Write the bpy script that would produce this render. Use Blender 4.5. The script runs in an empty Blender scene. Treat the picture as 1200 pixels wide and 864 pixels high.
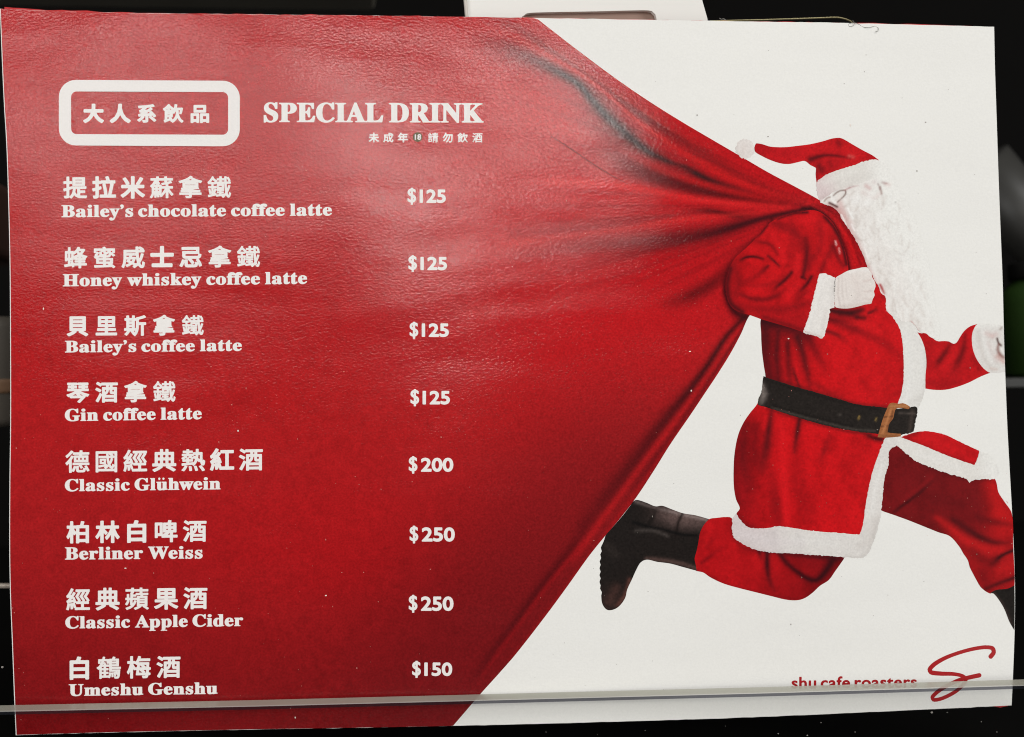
import bpy, bmesh, math, random
import numpy as np
from mathutils import Vector, Matrix
from mathutils.geometry import delaunay_2d_cdt

random.seed(7); RNG = np.random.default_rng(7)
scene = bpy.context.scene
COL = scene.collection

# ------------------------------------------------------------------ camera, world, lamps, exposure
HFOV = math.radians(40.0)
YAW = math.radians(5.8); DIST = 0.4215; ROLL = math.radians(0.75)
cam_pos = Vector((-math.sin(YAW)*DIST, -math.cos(YAW)*DIST, 0.0))
cd = bpy.data.cameras.new("camera"); cam = bpy.data.objects.new("camera", cd); COL.objects.link(cam)
cd.sensor_width = 36.0; cd.sensor_fit = 'HORIZONTAL'; cd.angle = HFOV
cd.clip_start = 0.01; cd.clip_end = 50
cam.location = cam_pos
Rm = (Vector((0, 0, 0)) - cam_pos).to_track_quat('-Z', 'Y').to_matrix() @ Matrix.Rotation(-ROLL, 3, 'Z')
cam.rotation_euler = Rm.to_euler()
cd.dof.use_dof = True; cd.dof.focus_distance = DIST; cd.dof.aperture_fstop = 14.0
scene.camera = cam
scene.cycles.filter_width = 1.05
FPX = 600.0 / math.tan(HFOV / 2)
Rn = np.array(Rm); Cn = np.array(cam_pos)

world = bpy.data.worlds.new("World"); scene.world = world; world.use_nodes = True
bg = world.node_tree.nodes["Background"]; bg.inputs[0].default_value = (1.0, 0.93, 0.84, 1); bg.inputs[1].default_value = 0.05

scene.view_settings.view_transform = 'Standard'; scene.view_settings.look = 'None'
scene.view_settings.exposure = 0.18; scene.view_settings.gamma = 1.0
scene.view_settings.use_curve_mapping = False

def area(name, loc, target, size, sizey, power, color):
    l = bpy.data.lights.new(name, 'AREA'); l.shape = 'RECTANGLE'; l.size = size; l.size_y = sizey
    l.energy = power; l.color = color
    o = bpy.data.objects.new(name, l); COL.objects.link(o); o.location = loc
    o.rotation_euler = (Vector(target) - Vector(loc)).to_track_quat('-Z', 'Y').to_euler(); return o

# broad soft ceiling panel of the room; side and low lamps are added fills
area("ceiling_lamp", (0.55, -1.25, 1.45), (0, 0, 0), 1.1, 0.8, 12.5, (1.0, 0.995, 0.99))
area("side_fill", (1.5, -1.15, 0.25), (0, 0, 0), 0.7, 1.0, 15.0, (1.0, 0.995, 0.99))
area("low_fill", (-1.35, -1.0, 0.0), (0, 0, 0), 0.7, 0.8, 13.0, (1.0, 0.995, 0.99))
# lamps of the room that mirror in the coated paper (behind the photographer, slightly above)
def mirror_lamp(name, px, py, d, size, sizey, power, color=(1.0, 0.97, 0.93)):
    q = card_pts([(px, py)])[0]; p = Vector(q); e = 1e-4
    n = Vector(((bow(q[0] + e, q[2]) - bow(q[0] - e, q[2])) / (2 * e), -1.0, (bow(q[0], q[2] + e) - bow(q[0], q[2] - e)) / (2 * e))).normalized()
    v = (p - cam_pos).normalized(); v = v - 2 * v.dot(n) * n
    return area(name, p + v * d, p, size, sizey, power, color)

# ------------------------------------------------------------------ picture pixel -> point of the place
def ray_plane(px, py, Y):
    d = Rm @ Vector(((px - 600) / FPX, -(py - 432) / FPX, -1.0)); t = (Y - cam_pos.y) / d.y
    return cam_pos + d * t
def bow(x, z):
    return -0.0022 * np.cos(x / 0.15 * 1.5 + 0.3) + 0.0012 * np.sin(z / 0.105 * 1.7 + x * 9) + 0.0006 * np.sin(x * 55 + z * 20)
def card_pts(P, lift=0.0):
    P = np.asarray(P, float)
    D = np.stack([(P[:, 0] - 600) / FPX, -(P[:, 1] - 432) / FPX, -np.ones(len(P))], 1) @ Rn.T
    Y = np.zeros(len(P))
    for _ in range(5):
        t = (Y - Cn[1]) / D[:, 1]; W = Cn + D * t[:, None]
        Y = bow(W[:, 0], W[:, 2])
    W[:, 1] = Y - (lift * .3 if lift > 0 else lift)
    return W

mirror_lamp("window_light", 330, 140, 1.6, 0.74, 0.36, 1.1)
for (px, py, w, h, L) in [(190, 52, 170, 26, 10), (372, 97, 150, 18, 26), (94, 68, 34, 12, 20), (440, 178, 76, 18, 28), (538, 206, 100, 18, 34), (470, 256, 140, 18, 17), (330, 235, 130, 14, 7), (592, 228, 50, 12, 24), (480, 60, 120, 16, 8), (300, 150, 90, 18, 6)]:
    sw, sh = w / FPX * 1.52, h / FPX * 1.52
    mirror_lamp("pendant_lamp", px, py, 1.1, sw, sh, L * math.pi * sw * sh * 1.35)

# ------------------------------------------------------------------ helpers
def s2l(c):
    c = np.asarray(c, float) / 255.0
    return np.where(c <= 0.04045, c / 12.92, ((c + 0.055) / 1.055) ** 2.4)
KEXP = 0.97
def new_mat(name):
    m = bpy.data.materials.new(name); m.use_nodes = True
    nt = m.node_tree; return m, nt, nt.nodes["Principled BSDF"]
def simple(name, rgb, rough=0.5, metal=0.0, var=0.12, scale=60.0, bump=0.0, spec=0.5):
    m, nt, p = new_mat(name); N = nt.nodes; L = nt.links
    tc = N.new('ShaderNodeTexCoord'); nz = N.new('ShaderNodeTexNoise'); nz.inputs['Scale'].default_value = scale; nz.inputs['Detail'].default_value = 5
    L.new(tc.outputs['Object'], nz.inputs['Vector'])
    mr = N.new('ShaderNodeMapRange'); mr.inputs['To Min'].default_value = 1 - var; mr.inputs['To Max'].default_value = 1 + var
    L.new(nz.outputs[0], mr.inputs[0])
    vm = N.new('ShaderNodeVectorMath'); vm.operation = 'SCALE'; vm.inputs[0].default_value = tuple(s2l(rgb))
    L.new(mr.outputs[0], vm.inputs['Scale']); L.new(vm.outputs[0], p.inputs['Base Color'])
    p.inputs['Roughness'].default_value = rough; p.inputs['Metallic'].default_value = metal
    p.inputs['Specular IOR Level'].default_value = spec
    if bump:
        b = N.new('ShaderNodeBump'); b.inputs['Strength'].default_value = bump; b.inputs['Distance'].default_value = 0.0005
        L.new(nz.outputs[0], b.inputs['Height']); L.new(b.outputs[0], p.inputs['Normal'])
    return m

def coated(name, attr, rough, spec, grain, rgb=None, var=.02, wave=.0008):
    """coated card stock: print colour from the mesh, orange-peel relief, broad waves"""
    m, nt, p = new_mat(name); N = nt.nodes; L = nt.links
    tc = N.new('ShaderNodeTexCoord')
    mp = N.new('ShaderNodeMapping'); mp.inputs['Scale'].default_value = (0.6, 1.0, 1.0)
    L.new(tc.outputs['Object'], mp.inputs['Vector'])
    n1 = N.new('ShaderNodeTexNoise'); n1.inputs['Scale'].default_value = 1750; n1.inputs['Detail'].default_value = 2.5; n1.inputs['Roughness'].default_value = 0.55
    n1.inputs['Distortion'].default_value = 0.0
    L.new(mp.outputs[0], n1.inputs['Vector'])
    b1 = N.new('ShaderNodeBump'); b1.inputs['Strength'].default_value = 1.0; b1.inputs['Distance'].default_value = grain
    L.new(n1.outputs[0], b1.inputs['Height'])
    n2 = N.new('ShaderNodeTexNoise'); n2.inputs['Scale'].default_value = 24; n2.inputs['Detail'].default_value = 2.0
    mp2 = N.new('ShaderNodeMapping'); mp2.inputs['Scale'].default_value = (0.6, 1.0, 1.5)
    L.new(tc.outputs['Object'], mp2.inputs['Vector']); L.new(mp2.outputs[0], n2.inputs['Vector'])
    b2 = N.new('ShaderNodeBump'); b2.inputs['Strength'].default_value = 1.0; b2.inputs['Distance'].default_value = wave
    L.new(n2.outputs[0], b2.inputs['Height']); L.new(b2.outputs[0], b1.inputs['Normal'])
    L.new(b1.outputs[0], p.inputs['Normal'])
    if attr:
        a = N.new('ShaderNodeAttribute'); a.attribute_name = 'ink'; src = a.outputs['Color']
    else:
        c = N.new('ShaderNodeRGB'); c.outputs[0].default_value = (*s2l(rgb) * KEXP, 1); src = c.outputs[0]
    n3 = N.new('ShaderNodeTexNoise'); n3.inputs['Scale'].default_value = 1700; n3.inputs['Detail'].default_value = 2
    L.new(tc.outputs['Object'], n3.inputs['Vector'])
    mr = N.new('ShaderNodeMapRange'); mr.inputs['From Min'].default_value = 0.3; mr.inputs['From Max'].default_value = 0.7
    v = var
    mr.inputs['To Min'].default_value = 1 - v; mr.inputs['To Max'].default_value = 1 + v
    L.new(n3.outputs[0], mr.inputs[0])
    vm = N.new('ShaderNodeVectorMath'); vm.operation = 'SCALE'; L.new(src, vm.inputs[0]); L.new(mr.outputs[0], vm.inputs['Scale'])
    L.new(vm.outputs[0], p.inputs['Base Color'])
    n4 = N.new('ShaderNodeTexNoise'); n4.inputs['Scale'].default_value = 38; n4.inputs['Detail'].default_value = 3
    L.new(mp2.outputs[0], n4.inputs['Vector'])
    mr2 = N.new('ShaderNodeMapRange'); mr2.inputs['From Min'].default_value = 0.3; mr2.inputs['From Max'].default_value = 0.7
    mr2.inputs['To Min'].default_value = rough - 0.05; mr2.inputs['To Max'].default_value = rough + 0.06
    L.new(n4.outputs[0], mr2.inputs[0]); L.new(mr2.outputs[0], p.inputs['Roughness'])
    p.inputs['Specular IOR Level'].default_value = spec
    return m
M_INK = coated("printed_ink", True, 0.12, 0.5, 0.000056, var=.15, wave=.0008)
M_FIG = coated("printed_ink_matt", True, 0.5, 0.06, 0.00004, var=.05)
M_WHITE = coated("white_ink", False, 0.5, 0.12, 0.00004, (238, 234, 230))
M_PAPER = coated("white_paper", False, 0.5, 0.12, 0.00004, (236, 235, 230))
M_LOGO = coated("red_lettering_ink", False, 0.45, 0.25, 0.00004, (168, 22, 26))

def tag(o, label=None, cat=None, group=None, kind=None):
    if label: o['label'] = label
    if cat: o['category'] = cat
    if group: o['group'] = group
    if kind: o['kind'] = kind
    return o
def link_mesh(name, verts, faces, mat, parent=None, smooth=False):
    me = bpy.data.meshes.new(name); me.from_pydata([tuple(v) for v in verts], [], [tuple(f) for f in faces]); me.update()
    if mat: me.materials.append(mat)
    if smooth: me.polygons.foreach_set('use_smooth', [True] * len(me.polygons))
    o = bpy.data.objects.new(name, me); COL.objects.link(o)
    if parent: o.parent = parent
    return o
def from_bm(name, bm, mat, parent=None, smooth=False):
    me = bpy.data.meshes.new(name); bmesh.ops.recalc_face_normals(bm, faces=bm.faces); bm.to_mesh(me); bm.free()
    me.materials.append(mat)
    if smooth: me.polygons.foreach_set('use_smooth', [True] * len(me.polygons))
    o = bpy.data.objects.new(name, me); COL.objects.link(o)
    if parent: o.parent = parent
    return o

def cr(pts, step=3.0, closed=True):
    """centripetal-style curve through points, resampled"""
    P = np.array(pts, float); n = len(P); out = []
    rng = range(n) if closed else range(n - 1)
    for i in rng:
        if closed: p0, p1, p2, p3 = P[i - 1], P[i], P[(i + 1) % n], P[(i + 2) % n]
        else: p0, p1, p2, p3 = P[max(i - 1, 0)], P[i], P[i + 1], P[min(i + 2, n - 1)]
        d = np.linalg.norm(p2 - p1)
        a = p2 - p0; b = p3 - p1
        # keep corners: shorten tangents where direction turns sharply
        def tan(t, u, v):
            lu = np.linalg.norm(u); lv = np.linalg.norm(v)
            if lu < 1e-6 or lv < 1e-6: return (u + v)
            c = float(np.dot(u, v) / (lu * lv)); k = max(0.0, min(1.0, (c - 0.15) / 0.5))
            lt = np.linalg.norm(t); return t / max(lt, 1e-6) * d * k
        t1 = tan(a, p1 - p0, p2 - p1); t2 = tan(b, p2 - p1, p3 - p2)
        m = max(1, int(d / step))
        for k in range(m):
            s = k / m; s2, s3 = s * s, s ** 3
            out.append((2*s3 - 3*s2 + 1) * p1 + (s3 - 2*s2 + s) * t1 + (-2*s3 + 3*s2) * p2 + (s3 - s2) * t2)
    if not closed: out.append(P[-1])
    return np.array(out)
def inside(P, poly):
    x, y = P[:, 0], P[:, 1]; r = np.zeros(len(P), bool); j = len(poly) - 1
    for i in range(len(poly)):
        xi, yi = poly[i]; xj, yj = poly[j]
        if yi != yj:
            c = ((yi > y) != (yj > y)) & (x < (xj - xi) * (y - yi) / (yj - yi) + xi); r ^= c
        j = i
    return r
def seg_d(P, a, b):
    ab = b - a; L2 = max(ab @ ab, 1e-9); t = np.clip(((P - a) @ ab) / L2, 0, 1)
    q = P - a - t[:, None] * ab; return np.hypot(q[:, 0], q[:, 1]), t, np.sign(ab[0] * q[:, 1] - ab[1] * q[:, 0])

def stroke_alpha(P, pts, w, a, side=0):
    """soft brush line: widths and strengths along the line; side sharpens one flank (+1 right, -1 left)"""
    n = len(pts); w = np.interp(np.linspace(0, 1, n), np.linspace(0, 1, len(np.atleast_1d(w))), np.atleast_1d(w))
    a = np.interp(np.linspace(0, 1, n), np.linspace(0, 1, len(np.atleast_1d(a))), np.atleast_1d(a))
    Q = cr(np.array(pts, float), float(np.clip(w.max() * .9, 1.0, 5.0)), False)
    # parameters along resampled line
    cum = np.r_[0, np.cumsum(np.hypot(*np.diff(Q, axis=0).T))]; pc = np.array(pts, float)
    pcum = np.r_[0, np.cumsum(np.hypot(*np.diff(pc, axis=0).T))]
    W = np.interp(cum / cum[-1], pcum / pcum[-1], w); A = np.interp(cum / cum[-1], pcum / pcum[-1], a)
    R = max(w) * 3.0; lo = Q.min(0) - R; hi = Q.max(0) + R
    idx = np.where((P[:, 0] > lo[0]) & (P[:, 0] < hi[0]) & (P[:, 1] > lo[1]) & (P[:, 1] < hi[1]))[0]
    al = np.zeros(len(P))
    if len(idx) == 0: return al
    S = P[idx]; best = np.zeros(len(S)); rb = np.full(len(S), 9.0)
    for i in range(len(Q) - 1):
        d, t, sg = seg_d(S, Q[i], Q[i + 1]); wi = W[i] + (W[i + 1] - W[i]) * t
        if side: wi = np.where(sg * side > 0, wi * 0.35, wi)
        r = d / wi; ai = A[i] + (A[i + 1] - A[i]) * t
        k = r < rb; rb[k] = r[k]; best[k] = (ai * np.exp(-r * r))[k]
    al[idx] = best; return al
DK = (62, 16, 20); BK = (42, 26, 28); BR = (214, 32, 32)
def paint(P, base, strokes, grain=0.0):
    C = np.tile(s2l(base), (len(P), 1)) if np.ndim(base) == 1 else np.array(base)
    for s in strokes:
        pts, w, a, col = s[:4]; side = s[4] if len(s) > 4 else 0
        if sum(col) < 190: a = np.minimum(np.atleast_1d(a) * 1.15, .96)
        if len(pts) == 1: pts = [pts[0], (pts[0][0] + 0.5, pts[0][1])]
        al = stroke_alpha(P, pts, w, a, side)[:, None]; C = C * (1 - al) + s2l(col) * al
    if grain: C *= (1 + RNG.normal(0, grain, (len(P), 1)))
    return np.clip(C, 0.001, 0.95) * KEXP

def print_piece(name, outline, paintf, mat, parent, lift, spacing=2.0, step=2.0, fray=0.0, dens=None, label=None):
    B = cr(outline, step)
    if fray:
        n = len(B); T = np.roll(B, -1, 0) - np.roll(B, 1, 0); Nn = np.c_[-T[:, 1], T[:, 0]]; Nn /= np.maximum(np.hypot(*Nn.T), 1e-6)[:, None]
        B = B + Nn * RNG.normal(0, fray, n)[:, None]
    keep = np.r_[True, np.hypot(*(B[1:] - B[:-1]).T) > 0.25]; B = B[keep]
    lo, hi = B.min(0), B.max(0)
    xs = np.arange(lo[0], hi[0], spacing); ys = np.arange(lo[1], hi[1], spacing * 0.866)
    X, Y = np.meshgrid(xs, ys); X = X + (np.arange(len(ys)) % 2)[:, None] * spacing / 2
    G = np.c_[X.ravel(), Y.ravel()]; G += RNG.uniform(-.12, .12, G.shape) * spacing
    if dens is not None: G = G[dens(G)]
    G = G[inside(G, B)]
    # drop grid points that crowd the outline
    cell = {}
    for b in np.vstack([B, (B + np.roll(B, -1, 0)) / 2]): cell.setdefault((int(b[0] // spacing), int(b[1] // spacing)), []).append(b)
    ok = np.ones(len(G), bool); r2 = (0.5 * spacing) ** 2
    gi = (G // spacing).astype(int)
    for i in range(len(G)):
        cx, cy = gi[i]
        for dx in (-1, 0, 1):
            for dy in (-1, 0, 1):
                for b in cell.get((cx + dx, cy + dy), ()):
                    if (b[0] - G[i, 0]) ** 2 + (b[1] - G[i, 1]) ** 2 < r2: ok[i] = False
    G = G[ok]
    V = np.vstack([B, G]); n = len(B)
    c0 = V.mean(0)
    vo, eo, fo, _, _, _ = delaunay_2d_cdt([Vector(v) for v in (V - c0)], [(i, (i + 1) % n) for i in range(n)], [], 1, 1e-4)
    P = np.array([(v[0], v[1]) for v in vo]) + c0
    W = card_pts(P, lift)
    F = [f[::-1] for f in fo]
    o = link_mesh(name, W, F, mat, parent)
    # face the viewer
    me = o.data
    if len(me.polygons) and me.polygons[0].normal.y > 0: me.flip_normals()
    C = paintf(P); at = me.color_attributes.new('ink', 'FLOAT_COLOR', 'POINT')
    at.data.foreach_set('color', np.c_[C, np.ones(len(C))].astype(np.float32).ravel())
    if label: o['label'] = label
    return o

# ------------------------------------------------------------------ SETTING behind the card
backdrop = link_mesh('dark_backdrop', [(-1.2, .62, -.9), (1.2, .62, -.9), (1.2, .62, .9), (-1.2, .62, .9)], [(0, 1, 2, 3)],
                     simple('dark_wall', (9, 8, 7), 0.9, spec=0.1)); tag(backdrop, kind='structure')
def px_pt(x, y, Y): return ray_plane(x, y, Y)
def cyl_between(bm, a, b, r, seg=20, cap=True):
    a, b = Vector(a), Vector(b); q = (b - a).to_track_quat('Z', 'Y'); ra = []; rb = []
    for k in range(seg):
        t = 2 * math.pi * k / seg; o = q @ Vector((math.cos(t) * r, math.sin(t) * r, 0))
        ra.append(bm.verts.new(a + o)); rb.append(bm.verts.new(b + o))
    for k in range(seg): bm.faces.new((ra[k], ra[(k + 1) % seg], rb[(k + 1) % seg], rb[k]))
    if cap: bm.faces.new(ra); bm.faces.new(rb[::-1])
def bevel_box(bm, x0, x1, y0, y1, z0, z1, bev=0.002, seg=3):
    r = bmesh.ops.create_cube(bm, size=1.0)
    for v in r['verts']:
        v.co = Vector(((x0 + x1) / 2 + v.co.x * (x1 - x0), (y0 + y1) / 2 + v.co.y * (y1 - y0), (z0 + z1) / 2 + v.co.z * (z1 - z0)))
    if bev:
        es = list({e for v in r['verts'] for e in v.link_edges})
        bmesh.ops.bevel(bm, geom=es, offset=bev, segments=seg, affect='EDGES', profile=0.5)
def lathe(bm, prof, c, seg=32):
    rings = []
    for r, z in prof:
        rings.append([bm.verts.new((c[0] + math.cos(2 * math.pi * k / seg) * r, c[1] + math.sin(2 * math.pi * k / seg) * r, c[2] + z)) for k in range(seg)])
    for i in range(len(rings) - 1):
        for k in range(seg): bm.faces.new((rings[i][k], rings[i][(k + 1) % seg], rings[i + 1][(k + 1) % seg], rings[i + 1][k]))
    bm.faces.new(rings[0][::-1]); bm.faces.new(rings[-1])
# green bottle, out of focus, right of the card
c = px_pt(1222, 372, 0.20); zb = px_pt(1222, 441, 0.20).z
root = bpy.data.objects.new('green_jar', None); COL.objects.link(root); root.location = (c.x, c.y, zb)
tag(root, 'small blurred green jar standing on the shelf strip behind the right edge of the card', 'jar')
top = c.z + 0.018 - zb
bm = bmesh.new(); lathe(bm, [(0.017, 0), (0.019, .002), (0.019, top - .012), (0.0175, top - .006), (0.014, top - .002), (0.014, top)], (0, 0, 0))
from_bm('glass_body', bm, simple('green_glass', (50, 80, 28), 0.5, var=.25, scale=30), root, True)
bm = bmesh.new(); lathe(bm, [(0.0148, top - .001), (0.0152, top), (0.0152, top + .006), (0.014, top + .0075)], (0, 0, 0))
from_bm('jar_lid', bm, simple('cap_black', (22, 22, 20), 0.5), root, True)
# slanted grey duct
a = px_pt(1150, 195, 0.30); b = px_pt(1262, 330, 0.30)
bm = bmesh.new(); cyl_between(bm, a, b, 0.017, 28)
o = from_bm('grey_pipe', bm, simple('grey_metal', (64, 63, 60), 0.45, var=.2), None, True); tag(o, 'blurred slanting grey pipe in the dark beyond the upper right of the card', 'pipe')
# thin horizontal rail of the dark panel at right
a = px_pt(1130, 446, 0.20); b = px_pt(1290, 443, 0.20)
bm = bmesh.new(); bevel_box(bm, a.x, b.x, .172, .242, px_pt(1222, 441, 0.20).z - .0048, px_pt(1222, 441, 0.20).z - .0002, .0008)
o = from_bm('shelf_strip', bm, simple('strip_dark', (46, 46, 42), 0.5)); tag(o, 'faint dark grey shelf strip right of the card, under the green jar', 'shelf edge')
# left side: brown box, steel canister, pale rod
a = px_pt(-45, 305, 0.22); b = px_pt(6, 215, 0.22)
bm = bmesh.new(); bevel_box(bm, a.x, b.x, .20, .26, a.z, b.z, .004)
o = from_bm('brown_box', bm, simple('brown_card', (58, 30, 16), 0.8, var=.3)); tag(o, 'blurred dark brown box seen left of the card near its upper half', 'box')
a = px_pt(-60, 500, 0.20); b = px_pt(26, 372, 0.20)
cx = (a.x + b.x) / 2; r = (b.x - a.x) / 2; h = b.z - a.z
root = bpy.data.objects.new('steel_canister', None); COL.objects.link(root); root.location = (cx, .20, a.z)
tag(root, 'blurred grey steel canister left of the card at mid height', 'canister')
bm = bmesh.new(); lathe(bm, [(r * .96, 0), (r, .003), (r, h * .30), (r, h * .9), (r * .93, h)], (0, 0, 0)); from_bm('canister_body', bm, simple('canister_grey', (84, 78, 70), 0.5, var=.2), root, True)
bm = bmesh.new(); lathe(bm, [(r * 1.01, h * .30), (r * 1.015, h * .33), (r * 1.015, h * .40), (r * 1.01, h * .43)], (0, 0, 0)); from_bm('canister_band', bm, simple('band_tan', (128, 98, 74), 0.5), root, True)
a = px_pt(-80, 686.5, 0.03); b = px_pt(60, 686.5, 0.03)
bm = bmesh.new(); cyl_between(bm, a, b, 0.0009, 16)
o = from_bm('metal_rod', bm, simple('pale_metal', (190, 178, 165), 0.35, metal=.2), None, True); tag(o, 'thin pale horizontal metal rod poking out left of the card near its lower part', 'rod')
a = px_pt(-90, -30, 0.26); b = px_pt(440, 1.2, 0.26)
bm = bmesh.new(); bevel_box(bm, a.x, b.x, .25, .28, b.z, a.z, .003)
o = from_bm('upper_shelf', bm, simple('shelf_grey', (96, 92, 82), 0.6, var=.2)); tag(o, 'blurred dark grey shelf edge along the top left above the card', 'shelf')
# near-black counter the stand rests on
bm = bmesh.new(); zc = px_pt(600, 905, 0.0).z
bevel_box(bm, -.8, .8, -.12, .6, zc - .02, zc, .003)
o = from_bm('dark_counter', bm, simple('black_counter', (10, 9, 8), 0.55, spec=.2)); tag(o, kind='structure')

# ------------------------------------------------------------------ white plastic holder plate behind the card
root = bpy.data.objects.new('plastic_holder', None); COL.objects.link(root); root.location = px_pt(686, 60, .012)
tag(root, 'white plastic holder plate with a rounded slot, rising behind the top edge of the card', 'holder')
Yh = .012
outl = cr([(543, -22), (830 - 14, -24), (829, 22), (836, 75), (552, 80), (547.5, 19)], 60)
slot = cr([(610, 30), (612, 19.5), (617, 16), (630, 14.8), (700, 13.4), (755, 12.2), (764, 13.2), (768, 17), (770, 30), (768, 44), (760, 48), (625, 50), (614, 46)], 4)
def plate(name, outer, hole, Y, th, mat, parent):
    V = np.vstack([outer, hole]) if hole is not None else np.array(outer); n = len(outer)
    E = [(i, (i + 1) % n) for i in range(n)]
    if hole is not None: E += [(n + i, n + (i + 1) % len(hole)) for i in range(len(hole))]
    vo, eo, fo, *_ = delaunay_2d_cdt([Vector(v) for v in V], E, [], 2 if hole is None else 1, 1e-5)
    P = [(v[0], v[1]) for v in vo]
    if hole is not None:
        keep = []
        for f in fo:
            c = np.mean([P[i] for i in f], 0)[None]
            if not inside(c, hole)[0]: keep.append(f)
        fo = keep
    inv = parent.location if parent else Vector()
    bm = bmesh.new(); vs = [bm.verts.new(px_pt(x, y, Y) - inv) for x, y in P]
    fs = []
    for f in fo:
        try: fs.append(bm.faces.new([vs[i] for i in f]))
        except ValueError: pass
    ext = bmesh.ops.extrude_face_region(bm, geom=fs)
    for g in ext['geom']:
        if isinstance(g, bmesh.types.BMVert): g.co.y += th
    return from_bm(name, bm, mat, parent)
M_PL = simple('white_plastic', (228, 227, 221), 0.35, var=.02, scale=20)
plate('holder_plate', outl, slot, Yh, .0022, M_PL, root)
plate('slot_backing', cr([(600, 5), (780, 5), (780, 60), (600, 60)], 60), None, Yh + .0028, .001, simple('slot_shade_brown', (168, 140, 126), 0.6), root)  # brown colour holds the shade inside the white recess
# lighter side lip
bm = bmesh.new(); p0 = px_pt(543.4, -22, Yh - .0003) - root.location; p1 = px_pt(550.2, 60, Yh - .0003) - root.location
cyl_between(bm, p0, p1, .00055, 12); from_bm('side_lip', bm, simple('lip_grey', (196, 190, 180), .4), root, True)

# thin bent wire above the card's top edge
W = [(832, 25, .009), (860, 24.2, .009), (900, 23.2, .009), (950, 21.6, .009), (976, 20.6, .009), (984, 20.8, .009), (991, 22.5, .009), (997, 25, .009), (1001, 30, .009), (1003, 44, .009)]
cu = bpy.data.curves.new('bent_wire', 'CURVE'); cu.dimensions = '3D'; cu.bevel_depth = .00026; cu.bevel_resolution = 4
sp = cu.splines.new('POLY'); Wd = cr([(w[0], w[1]) for w in W], 4, False); sp.points.add(len(Wd) - 1)
for i, w in enumerate(Wd): sp.points[i].co = (*px_pt(w[0], w[1], .009), 1)
tmp = bpy.data.objects.new('tmpw', cu); COL.objects.link(tmp); bpy.context.view_layer.update()
me = bpy.data.meshes.new_from_object(tmp.evaluated_get(bpy.context.evaluated_depsgraph_get())); bpy.data.objects.remove(tmp)
me.name = 'bent_wire'; me.materials.clear(); me.materials.append(simple('wire_metal', (150, 140, 104), .3, metal=.6))
o = bpy.data.objects.new('bent_wire', me); COL.objects.link(o); tag(o, 'thin bent brass-coloured wire just above the top edge of the card', 'wire')

# ------------------------------------------------------------------ the card sheets
TOP = [(0, 10.3), (60, 13.2), (150, 15.5), (300, 17.2), (450, 18.6), (600, 20.8), (750, 23.2), (900, 25.6), (1000, 27.3), (1100, 29.8), (1165, 31.5)]
RIGHT = [(1165, 31.5), (1166, 80), (1168, 140), (1170.5, 215), (1173, 280), (1175, 330), (1176.7, 400), (1178.5, 450), (1180.5, 500), (1183.2, 550), (1186, 600), (1188, 640), (1189.5, 690), (1189, 740), (1187.2, 790), (1185.5, 826.8)]
BOT = [(18.5, 861.8), (120, 858.8), (300, 855), (450, 852.5), (600, 849.2), (750, 845), (900, 840), (1050, 833.3), (1185.5, 826.8)]
LEFT = [(0, 10.3), (1.8, 60), (4.5, 120), (7.5, 170), (9.8, 240), (11.3, 310), (12, 416), (12, 500), (11.2, 560), (11, 648), (12, 700), (14, 750), (16.3, 810), (18.5, 861.8)]
def resamp(pts, n, key):
    Q = cr(pts, 6, False); t = Q[:, key]; o = np.argsort(t); u = np.linspace(t.min(), t.max(), n)
    return np.c_[np.interp(u, t[o], Q[o, 0]) if key else u, np.interp(u, t[o], Q[o, 1]) if not key else u]
def sheet(name, top, right, bot, left, parent, mat, yoff=0.0, th=.00032, wob=0.15):
    nx, ny = 120, 90
    T, Bm = resamp(top, nx, 0), resamp(bot, nx, 0); Lf, Rt = resamp(left, ny, 1), resamp(right, ny, 1)
    T = T + np.c_[np.zeros(nx), RNG.normal(0, wob, nx)]; Bm = Bm + np.c_[np.zeros(nx), RNG.normal(0, wob, nx)]
    T[0] = Lf[0]; T[-1] = Rt[0]; Bm[0] = Lf[-1]; Bm[-1] = Rt[-1]
    P = []
    for j in range(ny):
        v = j / (ny - 1)
        for i in range(nx):
            u = i / (nx - 1)
            P.append((1-v)*T[i] + v*Bm[i] + (1-u)*Lf[j] + u*Rt[j] - ((1-u)*(1-v)*T[0] + u*(1-v)*T[-1] + (1-u)*v*Bm[0] + u*v*Bm[-1]))
    P = np.array(P); F_ = card_pts(P, -yoff); Bk = F_.copy(); Bk[:, 1] += th
    V = np.vstack([F_, Bk]); N = nx * ny; faces = []
    for j in range(ny - 1):
        for i in range(nx - 1):
            a = j * nx + i; faces.append((a, a + nx, a + nx + 1, a + 1)); faces.append((a + N, a + N + 1, a + N + nx + 1, a + N + nx))
    for i in range(nx - 1):
        a = i; faces.append((a, a + 1, a + 1 + N, a + N)); a = (ny - 1) * nx + i; faces.append((a + 1, a, a + N, a + 1 + N))
    for j in range(ny - 1):
        a = j * nx; faces.append((a + nx, a, a + N, a + nx + N)); a = j * nx + nx - 1; faces.append((a, a + nx, a + nx + N, a + N))
    return link_mesh(name, V, faces, mat, parent)
card = bpy.data.objects.new('menu_card', None); COL.objects.link(card); card.location = (0, 0, 0)
tag(card, 'front drink menu card showing a running man in a red suit hauling a huge sack', 'menu card', 'menu cards stacked in the stand')
sheet('paper_sheet', TOP, RIGHT, BOT, LEFT, card, M_PAPER)
card2 = bpy.data.objects.new('menu_card', None); COL.objects.link(card2)
tag(card2, 'second card behind the front menu, only its red top edge and corner showing', 'menu card', 'menu cards stacked in the stand')
T2 = [(3.5, 6.6), (60, 10.4), (150, 13.2), (300, 15.2), (450, 16.9), (600, 19.0), (750, 21.6), (900, 24.0), (1000, 25.4), (1100, 27.8), (1163.5, 30.2)]
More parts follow.
